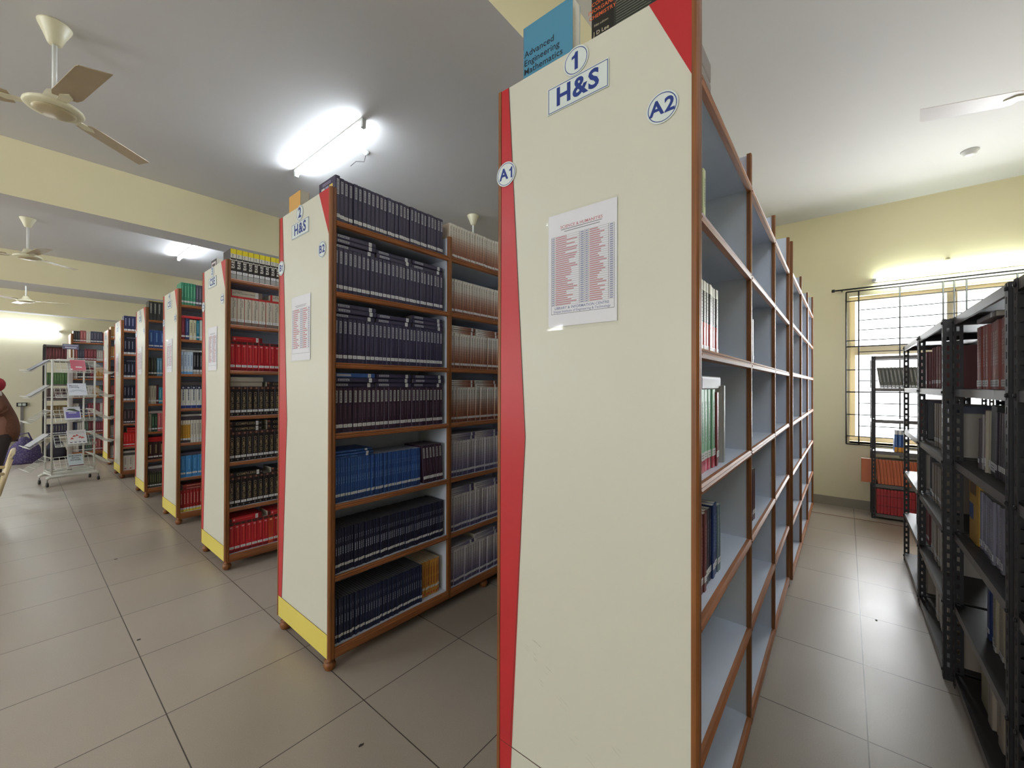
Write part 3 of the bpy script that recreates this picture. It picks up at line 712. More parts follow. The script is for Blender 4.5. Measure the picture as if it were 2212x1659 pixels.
# --- bookcase 4
w4 = 'of the fourth bookcase'
row(C4, 0, 6, [(5, G(.0245, .235, (46, 132, 98), (120, 190, 150)), 'green textbook'), (9, G(.0245, .23, (72, 66, 84), (140, 134, 150)), 'grey-purple textbook')], 'on the top shelf '+w4)
row(C4, 0, 5, [(1, G(.036, .225, (120, 24, 44), (180, 90, 100)), 'maroon book'), (1, G(.034, .225, (44, 60, 108), (130, 140, 170)), 'navy book beside the maroon one'), (2, G(.030, .215, (206, 200, 170), (70, 64, 54)), 'cream book'), (1, G(.028, .215, (30, 120, 140), (160, 200, 210)), 'teal book'), (1, G(.062, .22, (196, 206, 200), (90, 110, 120)), 'thick pale green book'), (5, G(.035, .22, (90, 60, 70), (150, 140, 140)), 'plum book')], 'on the second shelf down '+w4)
flat(C4, 0, 5, .226, [(.0, [G(.028, .24, (206, 44, 48))], 'bright red book')], 'on the second shelf down '+w4)
row(C4, 0, 4, [(4, G(.026, .235, (196, 212, 226), (60, 90, 150), bands=[(0, .1, (90, 150, 200))]), 'white and blue paperback'), (9, G(.026, .235, (34, 34, 38), (170, 170, 170), bands=[(0, .14, (160, 156, 150))]), 'black paperback')], 'on the third shelf down '+w4)
flat(C4, 0, 4, .236, [(.0, [G(.02, .235, (200, 200, 196), (60, 60, 60)), G(.02, .235, (60, 56, 56))], 'mixed book'), (.245, [G(.026, .235, (190, 186, 180), (80, 80, 80))], 'grey book')], 'on the third shelf down '+w4)
row(C4, 0, 3, [(11, G(.045, .235, (212, 212, 204), (70, 80, 110), bands=[(.86, 1, (34, 36, 66)), (0, .13, (40, 56, 120))], patches=[(.3, .7, .9, .96, (190, 190, 200))], lab=(.14, .2)), 'white textbook with navy top and foot')], 'on the fourth shelf down '+w4)
flat(C4, 0, 3, .236, [(.0, [G(.04, .235, (70, 64, 62))], 'dark book'), (.26, [G(.035, .235, (84, 78, 70))], 'next dark book')], 'on the fourth shelf down '+w4)
row(C4, 0, 2, [(4, G(.0215, .235, (206, 152, 50), (150, 100, 40), bands=[(.8, 1, (222, 214, 196)), (0, .16, (70, 60, 60))]), 'gold and white book'), (5, G(.0235, .235, (216, 210, 196), (60, 54, 54)), 'white book with dark lettering'), (8, G(.03, .235, (208, 204, 196), (90, 110, 130)), 'pale grey book')], 'on the fifth shelf down '+w4)
flat(C4, 0, 2, .236, [(.0, [G(.04, .25, (70, 58, 66)), G(.022, .2, (170, 164, 156))], 'wide book')], 'on the fifth shelf down '+w4)
row(C4, 0, 1, [(9, G(.05, .225, (66, 136, 196), (110, 170, 220), lab=(.14, .22)), 'light-blue textbook')], 'on the sixth shelf down '+w4)
flat(C4, 0, 1, .226, [(.0, [G(.03, .22, (80, 76, 90))], 'grey book'), (.24, [G(.03, .22, (26, 34, 66))], 'navy book')], 'on the sixth shelf down '+w4)
row(C4, 0, 0, [(20, G(.0268, .225, (160, 34, 34), (226, 170, 160), lab=(.1, .18), bands=[(0, .1, (226, 206, 70))]), 'dark red book with yellow foot')], 'on the bottom shelf '+w4)
flat(C4, 0, 0, .226, [(.02, [G(.028, .235, (140, 44, 36), (210, 150, 140))]*2, 'dark red book')], 'on the bottom shelf '+w4)
# --- bookcase 5
w5 = 'of the fifth bookcase'
row(C5, 0, 6, [(10, G(.042, .25, (34, 34, 34), (170, 170, 164), lab=None, bands=[(.97, 1, (214, 190, 70))], patches=[(.2, .8, .5, .9, (70, 70, 66))]), 'black plastic-covered textbook')], 'on the top shelf '+w5, set_=.01)
row(C5, 0, 5, [(9, G(.055, .235, (40, 76, 140), (120, 160, 210), lab=(.1, .17)), 'blue textbook')], 'on the second shelf down '+w5)
row(C5, 0, 4, [(3, G(.028, .235, (50, 52, 46), (110, 110, 90)), 'dark green book'), (2, G(.026, .235, (96, 150, 180), (200, 220, 230)), 'pale blue book'), (7, G(.035, .235, (44, 50, 64), (120, 120, 130)), 'slate book')], 'on the third shelf down '+w5)
row(C5, 0, 3, [(3, G(.027, .235, (186, 178, 160), (90, 70, 60)), 'beige book'), (1, G(.024, .245, (86, 30, 46)), 'maroon book'), (2, G(.03, .215, (60, 150, 170), (180, 220, 226)), 'turquoise book'), (7, G(.035, .235, (120, 110, 110)), 'grey-brown book')], 'on the fourth shelf down '+w5)
row(C5, 0, 2, [(1, G(.035, .23, (176, 172, 150), (110, 100, 90)), 'khaki book'), (2, G(.030, .225, (40, 70, 50), (140, 170, 130)), 'dark green book'), (2, G(.035, .235, (190, 96, 100), (220, 170, 170)), 'pink book'), (7, G(.04, .235, (120, 60, 60)), 'dull red book')], 'on the fifth shelf down '+w5)
flat(C5, 0, 2, .236, [(.0, [G(.03, .22, (196, 180, 176), (120, 90, 90))], 'pale pink book')], 'on the fifth shelf down '+w5)
row(C5, 0, 1, [(9, G(.055, .225, (60, 34, 28), (170, 150, 110), lab=(.12, .2)), 'dark brown textbook')], 'on the sixth shelf down '+w5)
flat(C5, 0, 1, .226, [(.0, [G(.03, .26, (196, 30, 34))]*2, 'bright red book')], 'on the sixth shelf down '+w5)
row(C5, 0, 0, [(18, G(.022, .19, (60, 62, 48), (150, 150, 96), lab=(.1, .18)), 'thin olive book')], 'on the bottom shelf '+w5)
flat(C5, 0, 0, .191, [(.0, [G(.05, .25, (74, 64, 66)), G(.03, .24, (206, 200, 196), (90, 90, 90))], 'wide book')], 'on the bottom shelf '+w5)
# --- bookcase 6
w6 = 'of the sixth bookcase'
NV = G(.0405, .235, (34, 38, 78), (170, 174, 200), lab=(.02, .13)); NVD = G(.0405, .235, (30, 32, 52), (160, 164, 180), lab=(.02, .13))
row(C6, 0, 6, [(12, NV, 'navy textbook')], 'on the top shelf '+w6, set_=.01)
row(C6, 0, 5, [(12, NVD, 'blue-black textbook')], 'on the second shelf down '+w6); flat(C6, 0, 5, .236, [(.0, [NVD], 'blue-black textbook')], 'on the second shelf down '+w6)
row(C6, 0, 4, [(12, NVD, 'blue-black textbook')], 'on the third shelf down '+w6); flat(C6, 0, 4, .236, [(.0, [NVD], 'blue-black textbook')], 'on the third shelf down '+w6)
row(C6, 0, 3, [(12, NVD, 'blue-black textbook')], 'on the fourth shelf down '+w6)
row(C6, 0, 2, [(12, G(.042, .23, (54, 40, 42), (150, 130, 130), lab=(.08, .16)), 'dark brown textbook')], 'on the fifth shelf down '+w6)
RD = G(.034, .225, (206, 24, 26), (230, 120, 110), lab=(.12, .19))
row(C6, 0, 1, [(14, RD, 'bright red textbook')], 'on the sixth shelf down '+w6); flat(C6, 0, 1, .226, [(.04, [RD, RD], 'bright red textbook')], 'on the sixth shelf down '+w6)
row(C6, 0, 0, [(8, G(.06, .225, (206, 198, 186), (150, 140, 130), lab=None, patches=[(.3, .7, .08, .14, (170, 70, 60))]), 'white textbook')], 'on the bottom shelf '+w6)
flat(C6, 0, 0, .226, [(.0, [G(.04, .22, (90, 86, 86)), G(.03, .2, (200, 196, 190))], 'wide book')], 'on the bottom shelf '+w6)
# --- bookcases 7 and 8: mixed rows
rr = random.Random(21)
PAL = [(150, 80, 80), (60, 60, 80), (180, 174, 166), (96, 40, 44), (44, 40, 44), (178, 130, 70), (70, 90, 80), (190, 186, 176), (120, 50, 60), (40, 50, 80)]
names = {(150, 80, 80): 'dusty red', (60, 60, 80): 'slate', (180, 174, 166): 'grey', (96, 40, 44): 'maroon', (44, 40, 44): 'black', (178, 130, 70): 'ochre', (70, 90, 80): 'dark green', (190, 186, 176): 'off-white', (120, 50, 60): 'crimson', (40, 50, 80): 'navy'}
ords = {6: 'top shelf', 5: 'second shelf down', 4: 'third shelf down', 3: 'fourth shelf down', 2: 'fifth shelf down', 1: 'sixth shelf down', 0: 'bottom shelf'}
MIX = {c: [G(wd, hh, c, tuple(min(230, v+70) for v in c)) for wd, hh in ((.03, .22), (.042, .235))] for c in PAL}
def mixed(c, b, ks, wh, xmax):
    for k in ks:
        x = bay_x0(c, b); seq = 0; end = bay_x0(c, b)+xmax; last = None; cl = PAL[:]; rr.shuffle(cl)
        for col in cl:
            sp = MIX[col][rr.randint(0, 1)]; n = rr.randint(2, 4)
            n = min(n, int((end-x)/(sp.w+.0015)))
            if n < 1: break
            x = row(c, b, k, [(n, sp, names[col]+' book')], 'on the %s %s' % (ords[k], wh), x=x, seed=rr.randint(0, 999))
mixed(C7, 0, range(7), 'of the seventh bookcase', .26)
mixed(C8, 0, range(7), 'of the bookcase behind the magazine stand', .68)

# --- bookcase 1, side facing the right-hand aisle: nearly empty
w1 = 'of bookcase 1'
row(C1, 0, 5, [(1, G(.03, .17, (196, 206, 160), (90, 110, 90), lab=None), 'pale green book')], 'alone on the second shelf down '+w1, set_=.02, x=.15, keep=True)
row(C1, 0, 4, [(7, G(.03, .215, (40, 34, 36), (196, 190, 186), lab=(.04, .1), bands=[(0, .42, (196, 52, 48)), (.86, 1, (206, 204, 196))]), 'black and red book with white top')], 'on the third shelf down '+w1, x=.16, set_=.03, keep=True)
x = row(C1, 0, 3, [(4, G(.042, .25, (130, 190, 150), (90, 140, 110), lab=(.15, .24), bands=[(0, .15, (190, 40, 70))]), 'green textbook with crimson foot'), (2, G(.02, .24, (120, 30, 40), (200, 150, 150)), 'maroon book beside the green textbooks')], 'on the fourth shelf down '+w1, x=.17, set_=.03, keep=True)
row(C1, 0, 3, [(1, Spec(.022, .262, cover=M((196, 200, 200), .12, name='clear_book_wrap'), label=None, bands=[(0, 1, (170, 176, 178))]), 'plastic-wrapped pale book')], 'at the end of the fourth shelf '+w1, x=x+.045, set_=.02, keep=True)
flat(C1, 0, 3, .251, [(.14, [Spec(.04, .235, cover=(126, 122, 120), label=None)], 'thick grey book above the green textbooks')], w1, keep=True)
row(C1, 0, 2, [(4, G(.028, .235, (110, 48, 46), (180, 120, 110)), 'brown-red book'), (2, G(.026, .23, (40, 40, 60), (120, 120, 140)), 'charcoal book'), (2, G(.03, .235, (34, 60, 120), (120, 150, 200)), 'royal blue book'), (2, G(.02, .22, (110, 130, 140), (180, 190, 190)), 'grey-blue book')], 'on the fifth shelf down '+w1, x=.15, set_=.035, keep=True)
row(C1, 0, 0, [(5, G(.028, .22, (190, 190, 186), (40, 44, 60), patches=[(.2, .8, .3, .6, (40, 44, 60))]), 'white and navy paperback')], 'on the bottom shelf '+w1, x=.10, set_=.05, keep=True)
w1b = 'of bookcase 1, second bay'
row(C1, 1, 4, [(3, G(.03, .21, (50, 64, 68), (120, 140, 140)), 'dark teal book')], 'on the third shelf down '+w1b, x=.99, set_=.03, keep=True)
row(C1, 1, 3, [(3, G(.03, .24, (186, 178, 166), (130, 120, 110)), 'beige book')], 'on the fourth shelf down '+w1b, x=.97, set_=.03, keep=True)
row(C1, 1, 2, [(5, G(.03, .235, (76, 44, 48), (140, 110, 110)), 'dark maroon book')], 'on the fifth shelf down '+w1b, x=.96, set_=.03, keep=True)
row(C1, 1, 1, [(2, G(.03, .17, (170, 170, 168), (110, 110, 110)), 'small grey book')], 'on the sixth shelf down '+w1b, x=.97, set_=.04, keep=True)
# bookend on the sixth shelf
be = empty('bookend', (0, 0, 0)); be.matrix_world = frame_of(C1) @ Matrix.Translation((.26, .06, C1.z(1)))
BEM = M((188, 182, 150), .35, name='beige_enamel')
mb = MB(); pts = [(0, 0)]
prof = [(0, .002), (0, .15)]+[(.02-.02*math.cos(R(a)), .15+.02*math.sin(R(a))) for a in (30, 60, 90)]+[(.12-.02+.02*math.sin(R(a)), .15+.02*math.cos(R(a))) for a in (30, 60, 90)]+[(.12, .002)]
mb.prism(prof, 'X', 0, .0018, BEM).build('upright_plate', be)
MB().box(-.11, .0018, 0, .12, .0006, .0022, BEM).build('base_plate', be)
MB().prism([(.03, .02), (.03, .12), (.09, .12), (.09, .02)], 'X', -.0006, 0, M((214, 212, 196), .4, name='plate_label')).build('plate_label', be)
tag(be, 'beige metal bookend standing on the empty sixth shelf in the first bay of bookcase 1', 'bookend')

# books on top of bookcase 1 (they rest on flat books hidden behind the panel)
FLATG = Spec(.064, .235, d=.2, cover=(120, 110, 104), label=None)
for i in range(3):
    place(FLATG, frame_of(C1) @ Matrix.Translation((.035, C1.W-.03, C1.z(6)+.001+i*.0646)) @ Matrix.Rotation(R(180), 4, 'Z') @ Matrix.Rotation(R(-90), 4, 'Y'), 'thick grey book in the pile under the blue mathematics book', 'grey books under the blue mathematics book')
    place(FLATG, frame_of(C1) @ Matrix.Translation((.04+.235, .03, C1.z(6)+.001+i*.0646)) @ Matrix.Rotation(R(-90), 4, 'Y'), 'thick grey book in the pile under the black chemistry book', 'grey books under the black chemistry book')
zb1 = C1.z(6)+.196
BLU1 = (74, 138, 168)
o = place(Spec(.05, .26, d=.205, cover=BLU1, bands=[(0, .7, (200, 208, 206)), (.7, 1, (190, 60, 66))], label=None), frame_of(C1) @ Matrix.Translation((.095, C1.W-.072, zb1)) @ Matrix.Rotation(R(180), 4, 'Z'), 'blue textbook titled Advanced Engineering Mathematics on top of bookcase 1')
mb = MB(); xx = .0498
fn = lambda yc, zc: (lambda u, v: (xx, yc+u, zc+v))
for i, wd in enumerate(('Advanced', 'Engineering', 'Mathematics')):
    wdt = (0.5*(max(p[0] for p in glyphs(wd)[0])-min(p[0] for p in glyphs(wd)[0])))*.030
    mb.text(wd, M((24, 30, 44), .5, name='cover_ink'), fn(.012+wdt, .160-.031*i), .031, .008)
mb.build('cover_title', o)
o = place(Spec(.05, .27, d=.24, cover=(42, 46, 40), label=None, bands=[(0, 1, (34, 32, 30))]), frame_of(C1) @ Matrix.Translation((.045, .085, zb1)), 'black chemistry textbook with orange lettering on top of bookcase 1')
mb = MB(); xx = -.0009; fn2 = lambda yc, zc: (lambda u, v: (xx, yc-u, zc+v))
mb.box(-.0005, 0, .165, .24, 0, .27, M((26, 24, 24), .4, name='cover_black'))
OR_ = M((206, 96, 50), .45, name='orange_ink')
for i, wd in enumerate(('CONCISE', 'INORGANIC', 'CHEMISTRY')): mb.text(wd, OR_, fn2(.203, .182-.020*i), .0165, .02)
mb.text('Fifth edition', M((190, 180, 150), .5, name='cream_ink'), fn2(.207, .113), .010); mb.text('J D Lee', M((200, 190, 160), .5, name='cream_ink'), fn2(.207, .088), .017, .01)
r2 = random.Random(4)
for i in range(26):
    z_ = .255-i*.008; mb.box(-.0009, -.0004, .158-r2.uniform(.08, .125), .158, z_-.0018, z_, M((120, 120, 108), .6, name='fine_print'))
mb.build('cover_title', o)
place(G(.03, .235, (190, 30, 60), lab=None), frame_of(C1) @ Matrix.Translation((.62, .10, C1.z(6)+.001)), 'crimson book standing alone on the top shelf of bookcase 1')

# ------------------------------------------------------------------ black slotted-steel racks
_post = {}
def slotted_post(H):
    """L-shaped angle, both flanges really pierced by a row of slots"""
    if H in _post: return _post[H]
    mb = MB(); w = .036; t = .002; n = int(H/.045)
    for ax in (0, 1):
        def b(a0, a1, z0, z1):
            if ax == 0: mb.box(a0, a1, 0, t, z0, z1, BLACKM)
            else: mb.box(0, t, a0, a1, z0, z1, BLACKM)
        b(0, .013, 0, H); b(.023, w, 0, H)
        for i in range(n+1): b(.013, .023, i*.045, min(H, i*.045+.022))
    _post[H] = _mesh(mb, 'post'); return _post[H]
class Rack: pass
def rack(x, y, rz, L, D, H, zs, label, group=None):
    r = Rack(); t = empty('steel_rack', (x, y, 0), R(rz)); tag(t, label, 'rack', group); r.o = t; r.L = L; r.D = D; r.zs = zs
    r.m = Matrix.Translation((x, y, 0)) @ Matrix.Rotation(R(rz), 4, 'Z')
    for px, py, a in ((0, 0, 0), (L, 0, 90), (L, D, 180), (0, D, 270)):
        o = bpy.data.objects.new('post', slotted_post(H)); COL.objects.link(o); o.parent = t; o.location = (px, py, 0); o.rotation_euler[2] = R(a)
    for z in zs+[H-.002]:
        mb = MB(); e = .0025
        mb.box(e, L-e, e, D-e, z-.002, z, BLACKM)
        mb.box(e, L-e, e, e+.0015, z-.035, z-.002, RACKEDGE).box(e, L-e, D-e-.0015, D-e, z-.035, z-.002, RACKEDGE)
        mb.box(e, L-e, e, e+.010, z-.036, z-.0345, RACKEDGE).box(e, e+.0015, e, D-e, z-.035, z-.002, BLACKM).box(L-e-.0015, L-e, e, D-e, z-.035, z-.002, BLACKM)
        sh = mb.build('shelf', t)
        for px in (.018, L-.018): MB().lathe([(.006, -.005), (.0075, -.003), (.0075, 0)], BLACKM, 6, (px, 0, z-.018), axis='Y').build('bolt', sh)
    return r
def rrow(r, zi, x, items, where, set_=.03, lean=0, keep=False, cat='book', name='book'):
    rr = random.Random(int(x*100)+zi*9+int(r.L*77)); z = r.zs[zi]+.0008
    for n, sp, desc in items:
        lab = '%s %s' % (desc, where); g = None if n == 1 else lab
        for i in range(n):
            if x+sp.w > r.L-.005: break
            th = R(lean); sy = set_+rr.uniform(-.006, .006)
            m = Matrix.Translation((x, sy, z+max(0, sp.w*math.sin(th)))) @ Matrix.Rotation(th, 4, 'Y')
            place(sp, r.m @ m, lab, g, keep, name, cat); x += sp.w/math.cos(th)+rr.uniform(.0004, .0018)
    return x
def rflat(r, x, z, specs, where, keep=False, cat='book', name='book', set_=.03):
    for i, (sp, desc) in enumerate(specs):
        place(sp, r.m @ Matrix.Translation((x+sp.h, set_, z+.001)) @ Matrix.Rotation(R(-90), 4, 'Y'), '%s %s' % (desc, where), None, keep, name, cat); z += sp.w+.0008
ZS = [.06, .40, .75, 1.10, 1.45]
R2 = rack(2.925, -.405, 180, .89, .38, 1.80, ZS, 'black slotted steel rack in the right foreground with red-brown books near its top')
R1 = rack(2.005, -.41, 180, .89, .38, 1.80, ZS, 'nearest black slotted steel rack, cut by the right edge of the photo')
R3 = rack(3.855, -.375, 180, .905, .38, 1.80, ZS, 'black slotted steel rack between the foreground rack and the farthest one in its row')
R4 = rack(4.775, -.375, 180, .905, .38, 1.80, ZS, 'farthest black slotted steel rack of the right-hand row, see-through to the window')
# contents; local x runs from the far end towards the camera
BR = G(.046, .275, (150, 66, 50), (196, 150, 140), lab=(.04, .14)); BR2 = G(.04, .27, (160, 92, 84), (206, 190, 186), lab=(.04, .14))
rrow(R2, 4, .15, [(3, BR, 'brick-red bound volume'), (9, BR2, 'dusty pink-brown bound volume')], 'near the top of the foreground steel rack', set_=.05, keep=True)
rflat(R2, .30, 1.45+.278, [(G(.022, .27, (110, 100, 98)), 'thin grey book lying on the pink-brown volumes')], 'near the top of the foreground rack', True)
rrow(R2, 3, .20, [(2, G(.02, .22, (90, 80, 84), (150, 140, 140)), 'thin grey book'), (1, G(.02, .24, (196, 190, 186)), 'thin white book'), (1, G(.036, .26, (116, 30, 50)), 'maroon book'), (4, G(.014, .26, (190, 180, 160), lab=(.1, .22)), 'thin cream book'), (1, G(.09, .28, (52, 64, 58), lab=(.05, .18)), 'broad dark green folder'), (4, G(.03, .26, (70, 60, 70), (120, 110, 120)), 'plum book')], 'on the second shelf down of the foreground steel rack', set_=.05, lean=4, keep=True)
rrow(R2, 2, .05, [(1, Spec(.16, .29, d=.2, cover=(196, 150, 52), patches=[(.1, .6, .35, .6, (60, 90, 150)), (.2, .9, .75, .95, (120, 90, 50))], label=None), 'large mustard-yellow box file'), (10, G(.034, .25, (146, 144, 160), (196, 196, 206), lab=(.06, .16)), 'lilac-grey book')], 'on the third shelf down of the foreground steel rack', set_=.05, keep=True)
rrow(R2, 1, .30, [(1, G(.04, .22, (40, 60, 110)), 'dark blue book'), (8, G(.034, .25, (170, 160, 140), (120, 110, 96), lab=(.0, .08)), 'cream-grey book')], 'on the fourth shelf down of the foreground steel rack', set_=.06, keep=True)
rrow(R2, 0, .16, [(1, Spec(.16, .22, d=.22, cover=(150, 146, 116), label=None), 'olive-beige carton'), (4, G(.07, .24, (176, 164, 148), (130, 120, 110), lab=None), 'thick beige bound volume')], 'on the bottom shelf of the foreground steel rack', set_=.06, keep=True)
rrow(R1, 3, .15, [(9, G(.05, .26, (60, 56, 60), (110, 104, 108)), 'dark book')], 'in the nearest rack', set_=.08)
rrow(R1, 1, .15, [(9, G(.05, .26, (80, 70, 70), (110, 104, 108)), 'dark book')], 'in the nearest rack', set_=.08)
for rk, seeds in ((R3, 1), (R4, 2)):
    q = random.Random(seeds)
    pal = [(86, 90, 110), (180, 170, 156), (70, 66, 80), (150, 136, 120), (60, 60, 66), (196, 186, 170), (120, 60, 60)]
    for zi in (4, 3, 2, 1, 0):
        x = .05+q.uniform(0, .25) if rk is R3 else .30+q.uniform(0, .1)
        for _ in range(3):
            c_ = q.choice(pal); x = rrow(rk, zi, x, [(q.randint(3, 6), G(q.choice((.02, .03, .036)), q.uniform(.22, .27), c_, tuple(min(220, v+60) for v in c_)), 'book')], 'in the rack', set_=.05)+.006
rflat(R4, .30, .40+.265, [(G(.03, .24, (190, 186, 180)), 'white papers')], 'in the rack')

# second row of racks standing back to back with the first; inferred, its dark books block light
DK = [(52, 46, 48), (60, 52, 50), (46, 48, 58), (66, 52, 46)]
for n_, (xh, ln, lab) in enumerate(((2.005, .89, 'black steel rack behind the nearest rack of the right-hand row'), (2.925, .89, 'black steel rack standing back to back with the foreground rack'), (3.855, .905, 'black steel rack standing back to back with the third rack'))):
    rk = rack(xh, -.82, 180, ln, .36, 1.80, ZS, lab)
    for zi in range(5): rrow(rk, zi, .05, [(16, G(.048, .27+.01*(zi % 2), DK[(zi+n_) % 4], None, lab=None), 'dark book')], 'in the rack', set_=.02)
# rack against the window
RB = rack(6.05, -.217, -90, .90, .29, 1.80, [.06, .385, .75, 1.095, 1.445], 'narrow steel rack standing in front of the grilled window')
OV = Spec(.026, .27, d=.2, cover=(196, 104, 66), scr=[(.3, .5, .3, .9, (150, 70, 44))], label=None, name='volume')
RV = Spec(.027, .27, d=.2, cover=(176, 48, 54), scr=[(.4, .6, .1, .9, (120, 26, 34))], patches=[(0, 1, .3, .34, (120, 26, 34)), (0, 1, .7, .74, (120, 26, 34))], label=None, name='volume')
GV = Spec(.030, .225, d=.16, cover=(92, 92, 84), scr=[(.4, .6, .3, .85, (170, 168, 160))], label=(.04, .12), name='volume')
rrow(RB, 4, .075, [(12, GV, 'grey leaning volume')], 'on the top shelf of the rack by the window', set_=.04, lean=-7, keep=True, cat='bound volume', name='bound_volume')
rrow(RB, 2, .19, [(3, Spec(.028, .235, d=.16, cover=(40, 84, 150), bands=[(.8, 1, (222, 222, 220)), (0, .22, (226, 154, 50))], scr=[(.4, .6, .3, .75, (150, 180, 220))], label=None), 'white, blue and orange volume')], 'on the middle shelf of the rack by the window', set_=.03, keep=True, cat='bound volume', name='bound_volume')
rrow(RB, 1, .056, [(26, OV, 'orange volume')], 'on the second shelf up of the rack by the window', set_=.02, lean=-5, keep=True, cat='bound volume', name='bound_volume')
rrow(RB, 0, .045, [(26, RV, 'crimson volume')], 'on the bottom shelf of the rack by the window', set_=.02, keep=True, cat='bound volume', name='bound_volume')
place(Spec(.032, .265, d=.125, cover=(206, 116, 74), label=None), RB.m @ Matrix.Translation((-.085, .074, .386)) @ Matrix.Rotation(R(-90), 4, 'Z'), 'orange file jutting out past the left post of the rack by the window', None, True, 'bound_volume', 'bound volume')
rflat(RB, .24, .40+.28, [(Spec(.028, .28, d=.2, cover=(140, 134, 130), label=None), 'grey folder lying on the orange volumes')], 'of the rack by the window', True, 'bound volume', 'bound_volume')

# black rack beyond the magazine stand
RL = rack(.37, 12.55, 0, .90, .36, 2.27, [.06, .42, .80, 1.16, 1.46, 1.96], 'tall black steel rack against the rear, red-brown volumes on its top shelf')
rrow(RL, 5, .04, [(18, G(.04, .26, (86, 36, 40), (130, 80, 80), lab=None), 'red-brown volume')], 'top', set_=.04)
rrow(RL, 4, .04, [(18, G(.035, .24, (66, 100, 56), (110, 140, 90), lab=None), 'green volume')], 'row', set_=.04)
rrow(RL, 3, .04, [(14, G(.04, .22, (80, 60, 60), (150, 140, 130)), 'dark volume')], 'row', set_=.04)
rrow(RL, 2, .04, [(14, G(.04, .22, (110, 92, 50), (150, 140, 130)), 'ochre volume')], 'row', set_=.04)
rrow(RL, 1, .04, [(14, G(.04, .22, (50, 50, 70), (150, 140, 130)), 'navy volume')], 'row', set_=.04)

# ------------------------------------------------------------------ white wire magazine stand on castors
WIRE = M((214, 214, 206), .35, .04, 10, name='white_coated_wire')
ST_A = R(11); ST_M = Matrix.Translation((.53, 8.98, 0)) @ Matrix.Rotation(ST_A, 4, 'Z')
st = empty('magazine_stand', (.53, 8.98, 0), ST_A); tag(st, 'white wire magazine stand on castors in front of the far bookcases', 'magazine stand')
HW, DF, DB = .222, -.16, .20
for px, py in ((-HW, DF), (HW, DF), (-HW+.02, DB), (HW-.02, DB)): MB().tube([(px, py, .17), (px, py, 1.82)], .011, WIRE, 10).build('post', st)
MB().lathe([(.028, .16), (.028, 1.86)], M((186, 180, 176), .4, name='grey_tube'), 20).build('centre_pole', st)
for z in (.19, 1.81):
    fm = MB()
    fm.tube([(-HW, DF, z), (HW, DF, z), (HW-.02, DB, z), (-HW+.02, DB, z)], .01, WIRE, 8, True)
    fm.box(-HW, HW, -.012, .012, z-.012, z+.012, WIRE); fm.build('frame', st)
def tray(name, mat, w, drop, out, tilt_wires=7):
    """sloping wire tray: local x across, goes out (-y) and down, with a raised lip"""
    mb = MB(); P = lambda x, f, n=0: mat @ Vector((x, -out*f-n*.8*drop, -drop*f+n*.6))
    r = .0028
    for f in (0, .25, .5, .75, 1): mb.tube([P(-w/2, f), P(w/2, f)], r if 0 < f < 1 else .005, WIRE, 5)
    for i in range(tilt_wires+1):
        x = -w/2+w*i/tilt_wires; p0, p1 = P(x, 0), P(x, 1)
        lip = mat @ Vector((x, -out-.035, -drop+.03)); mb.tube([p0, p1, lip], r, WIRE, 5)
    mb.tube([mat @ Vector((-w/2, -out-.035, -drop+.03)), mat @ Vector((w/2, -out-.035, -drop+.03))], .004, WIRE, 5)
    mb.tube([mat @ Vector((-w/2, -out-.018, -drop+.015)), mat @ Vector((w/2, -out-.018, -drop+.015))], r, WIRE, 5)
    return mb.build(name, st)
TOPS = (1.80, 1.435, 1.085, .73, .405)
for z in TOPS:
    tray('front_tray', Matrix.Translation((0, DF, z)), 2*HW-.03, .165, .10)
    tray('left_tray', Matrix.Translation((-HW, .02, z)) @ Matrix.Rotation(R(-90), 4, 'Z'), .33, .17, .20, 6)
    tray('right_tray', Matrix.Translation((HW, .02, z)) @ Matrix.Rotation(R(90), 4, 'Z'), .33, .17, .20, 6)
bs = MB()
for s in (-1, 1):
    bs.tube([(-.27, s*.17-.0, .115), (-.24, s*.17, .135), (.24, s*.17, .135), (.27, s*.17, .115)], .02, WIRE, 10)
bs.tube([(-.0, -.17, .135), (0, .17, .135)], .018, WIRE, 10); bs.tube([(-.2, -.17, .135), (.2, .17, .135)], .014, WIRE, 8)
bs.box(-HW, HW, DF, DB, .150, .175, WIRE).build('base', st)
for px in (-.265, .265):
    for py in (-.17, .17):
        c = MB(); c.lathe([(.008, .06), (.008, .10)], STEEL, 10, (px, py, 0)); c.box(px-.014, px+.014, py-.012, py+.012, .045, .065, STEEL)
        c.lathe([(.026, -.011), (.028, -.006), (.028, .006), (.026, .011)], M((40, 38, 40), .5, name='castor_rubber'), 18, (px, py-.004, .0285), axis='X').build('castor', st)
sg = MB(); sg.box(-.035, -.025, -.01, 0, 1.82, 1.99, WIRE).box(.025, .035, -.01, 0, 1.82, 1.99, WIRE).box(-.13, .14, -.06, .06, 1.82, 1.832, WIRE).build('sign_bracket', st)
MB().box(-.085, .085, -.016, -.010, 1.985, 2.06, M((104, 104, 128), .4, name='sign_plate')).box(-.075, .075, -.018, -.016, 2.035, 2.05, M((170, 170, 190), .5, name='sign_print')).box(-.06, .06, -.018, -.016, 2.0, 2.02, M((190, 190, 206), .5, name='sign_print')).build('sign_plate', st)
